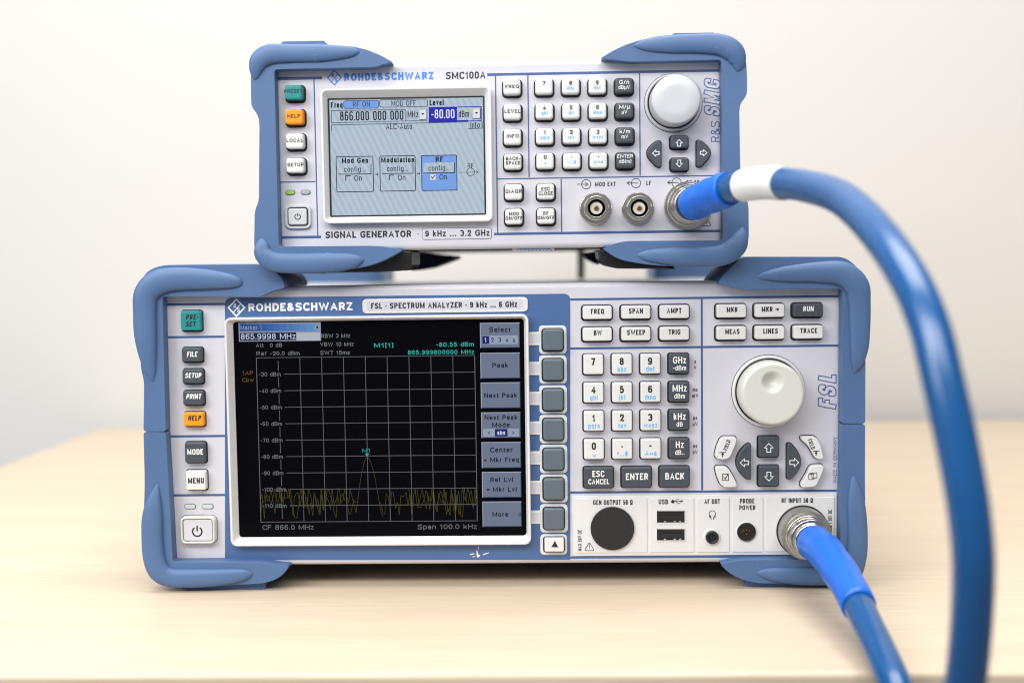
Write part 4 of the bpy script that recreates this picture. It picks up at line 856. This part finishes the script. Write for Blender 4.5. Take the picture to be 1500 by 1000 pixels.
for x0, y0, x1, y1, s, t0, t1, on in ((105, 498, 350, 732, 'Mod Gen', 140, 315, 0), (395, 494, 630, 727, 'Modulation', 402, 622, 0), (672, 490, 906, 723, 'RF', 764, 814, 1)):
    ol = rr(*q4(x0, y0), *q4(x1, y1), 1.6, g0)
    if on: flat(mb, ol, sg - 5e-5, h_['sel']); R4(683, 538, 888, 603, 'bg', 8e-5)
    stroke(mb, ol, 1.1 * PX, sg - 1e-4, h_['k'], True); T4(s, t0, t1, y0 + 26, 32, wt=.22); xm = (x0 + x1) / 2
    T4('config...', xm - 72, xm + 68, y0 + 84, 32, wt=.13); L4([(x0 + 14, y0 + 117), (x1 - 16, y0 + 115), (x1 - 16, y0 + 50)], 1.1, 'k', False, 1.1e-4)
    cx = x0 + 58
    if on: R4(cx, y0 + 127, cx + 34, y0 + 162, 'white', 1.1e-4); L4([(cx + 7, y0 + 143), (cx + 14, y0 + 153), (cx + 27, y0 + 136)], 1.3, 'k', False, 1.5e-4)
    else: L4([(cx + 3, y0 + 158), (cx + 3, y0 + 128), (cx + 34, y0 + 127)], 1.3, 'k', False, 1.1e-4)
    T4('On', x0 + 118, x0 + 168, y0 + 143, 33, wt=.13)
for x, y in ((374, 616), (653, 611)): L4([(x - 12, y), (x + 4, y)], .9, 'k'); flat(mb, poly([q4(x, y - 9), q4(x + 11, y), q4(x, y + 9)], 0, g0), sg - 1.2e-4, h_['k'])
L4([(918, 603), (1046, 601)], .7, 'k'); L4([(1034, 590), (1046, 601), (1034, 612)], .7, 'k', False, 1.1e-4); x_, z_ = P(*q4(998, 600), g0); stroke(mb, circ(x_, z_, 5.5 * PX, 28), .8 * PX, sg - 1.2e-4, h_['k'], True); T4('RF', 978, 1017, 558, 28, wt=.12)
mb.build('screen', B)

# ------------------------------------------------------------------ coaxial cable between the two instruments
def at(px, py, dep): x, z = P(px, py, dep - D); return Vector((x, dep - D, z))
K = thing('coaxial_cable', at(1175, 777, .62), 'thick blue coaxial cable with a white band, looping from upper socket to lower socket', 'cable')
r0 = .0072
s1 = Vector((rfB[0], g0 - .020, rfB[1])); e1 = Vector((rfA[0], cy - .026, rfA[1]))
ctl = [Vector((rfB[0], g0 - .004, rfB[1])), s1, at(1049, 283.5, .612), at(1075, 275, .598), at(1105, 269.5, .581), at(1136, 268, .562), at(1182, 273, .535), at(1234, 291, .503), at(1284, 338, .468), at(1329, 404, .44), at(1360, 473, .424), at(1382, 560, .414), at(1404, 660, .408), at(1421, 760, .405), at(1426, 850, .407), at(1416, 985, .42),
       at(1398, 1070, .435), at(1376, 1125, .452), at(1352, 1115, .47), at(1331, 1065, .485), at(1310, 1000, .5), at(1274, 921, .538), at(1243, 858, .576), at(1212, 812, .612), e1, Vector((rfA[0], cy - .012, rfA[1]))]
sm = catmull(ctl, 10)
mb = MB(); tube(mb, sm[12:-14], r0, 'jacket', 32); mb.build('jacket', K)
mb = MB(); seg = sm[11:28]; tube(mb, seg, [.0088 + .0004 * math.sin(i * 1.1) + (.0002 if i % 5 == 0 else 0) for i in range(len(seg))], 'sleeve', 32); mb.build('sleeve', K)
mb = MB(); seg = catmull(sm[35:54], 3); tube(mb, seg, r0 + .0007, 'band', 32); mb.build('label_band', K)
mb = MB(); seg = sm[-36:-11]; tube(mb, seg, [.0082 + .0012 * min(1, i / 16) + .0002 * math.sin(i * .9) for i in range(len(seg))], 'sleeve', 32); mb.build('sleeve', K)
def plug(c, y, rads):
    mb = MB(); lathe(mb, c, [(r * PX, y - d / 1000) for r, d in rads], 'steel', 48, smooth=[False if rads[i][1] == rads[i + 1][1] else True for i in range(len(rads) - 1)]); mb.build('plug', K)
plug(rfB, g0, [(31, 3), (31, 7.5), (30, 8.3), (27, 8.3), (27, 13), (26, 14), (24.5, 14), (24.5, 17.5), (23, 18)])
plug(rfA, cy, [(31.5, 12), (32.5, 12.6), (32.5, 16), (31.5, 16.6), (29.5, 16.6), (29.5, 21.5), (28.5, 22.3), (25, 22.3), (25, 25), (23.5, 25.6)])

# ------------------------------------------------------------------ cord hanging behind the upper instrument
tp = [Vector((P(851, 300, .34)[0], .375, P(851, 300, .34)[1])), Vector((P(851, 340, .37)[0], .41, P(851, 335, .41)[1])), at(851, 372, D + .43), at(851, 420, D + .47), at(851, 470, D + .50), Vector((P(851, 470, .52)[0], .525, .02)), Vector((P(851, 470, .52)[0] + .04, .56, .004)), Vector((P(851, 470, .52)[0] + .16, .58, .004))]
mb = MB(); tube(mb, catmull(tp, 8), .0036, 'leg', 14); o = mb.build('power_cord'); o['label'] = 'black cord hanging behind the stacked instruments, seen in the gap between them'; o['category'] = 'cord'
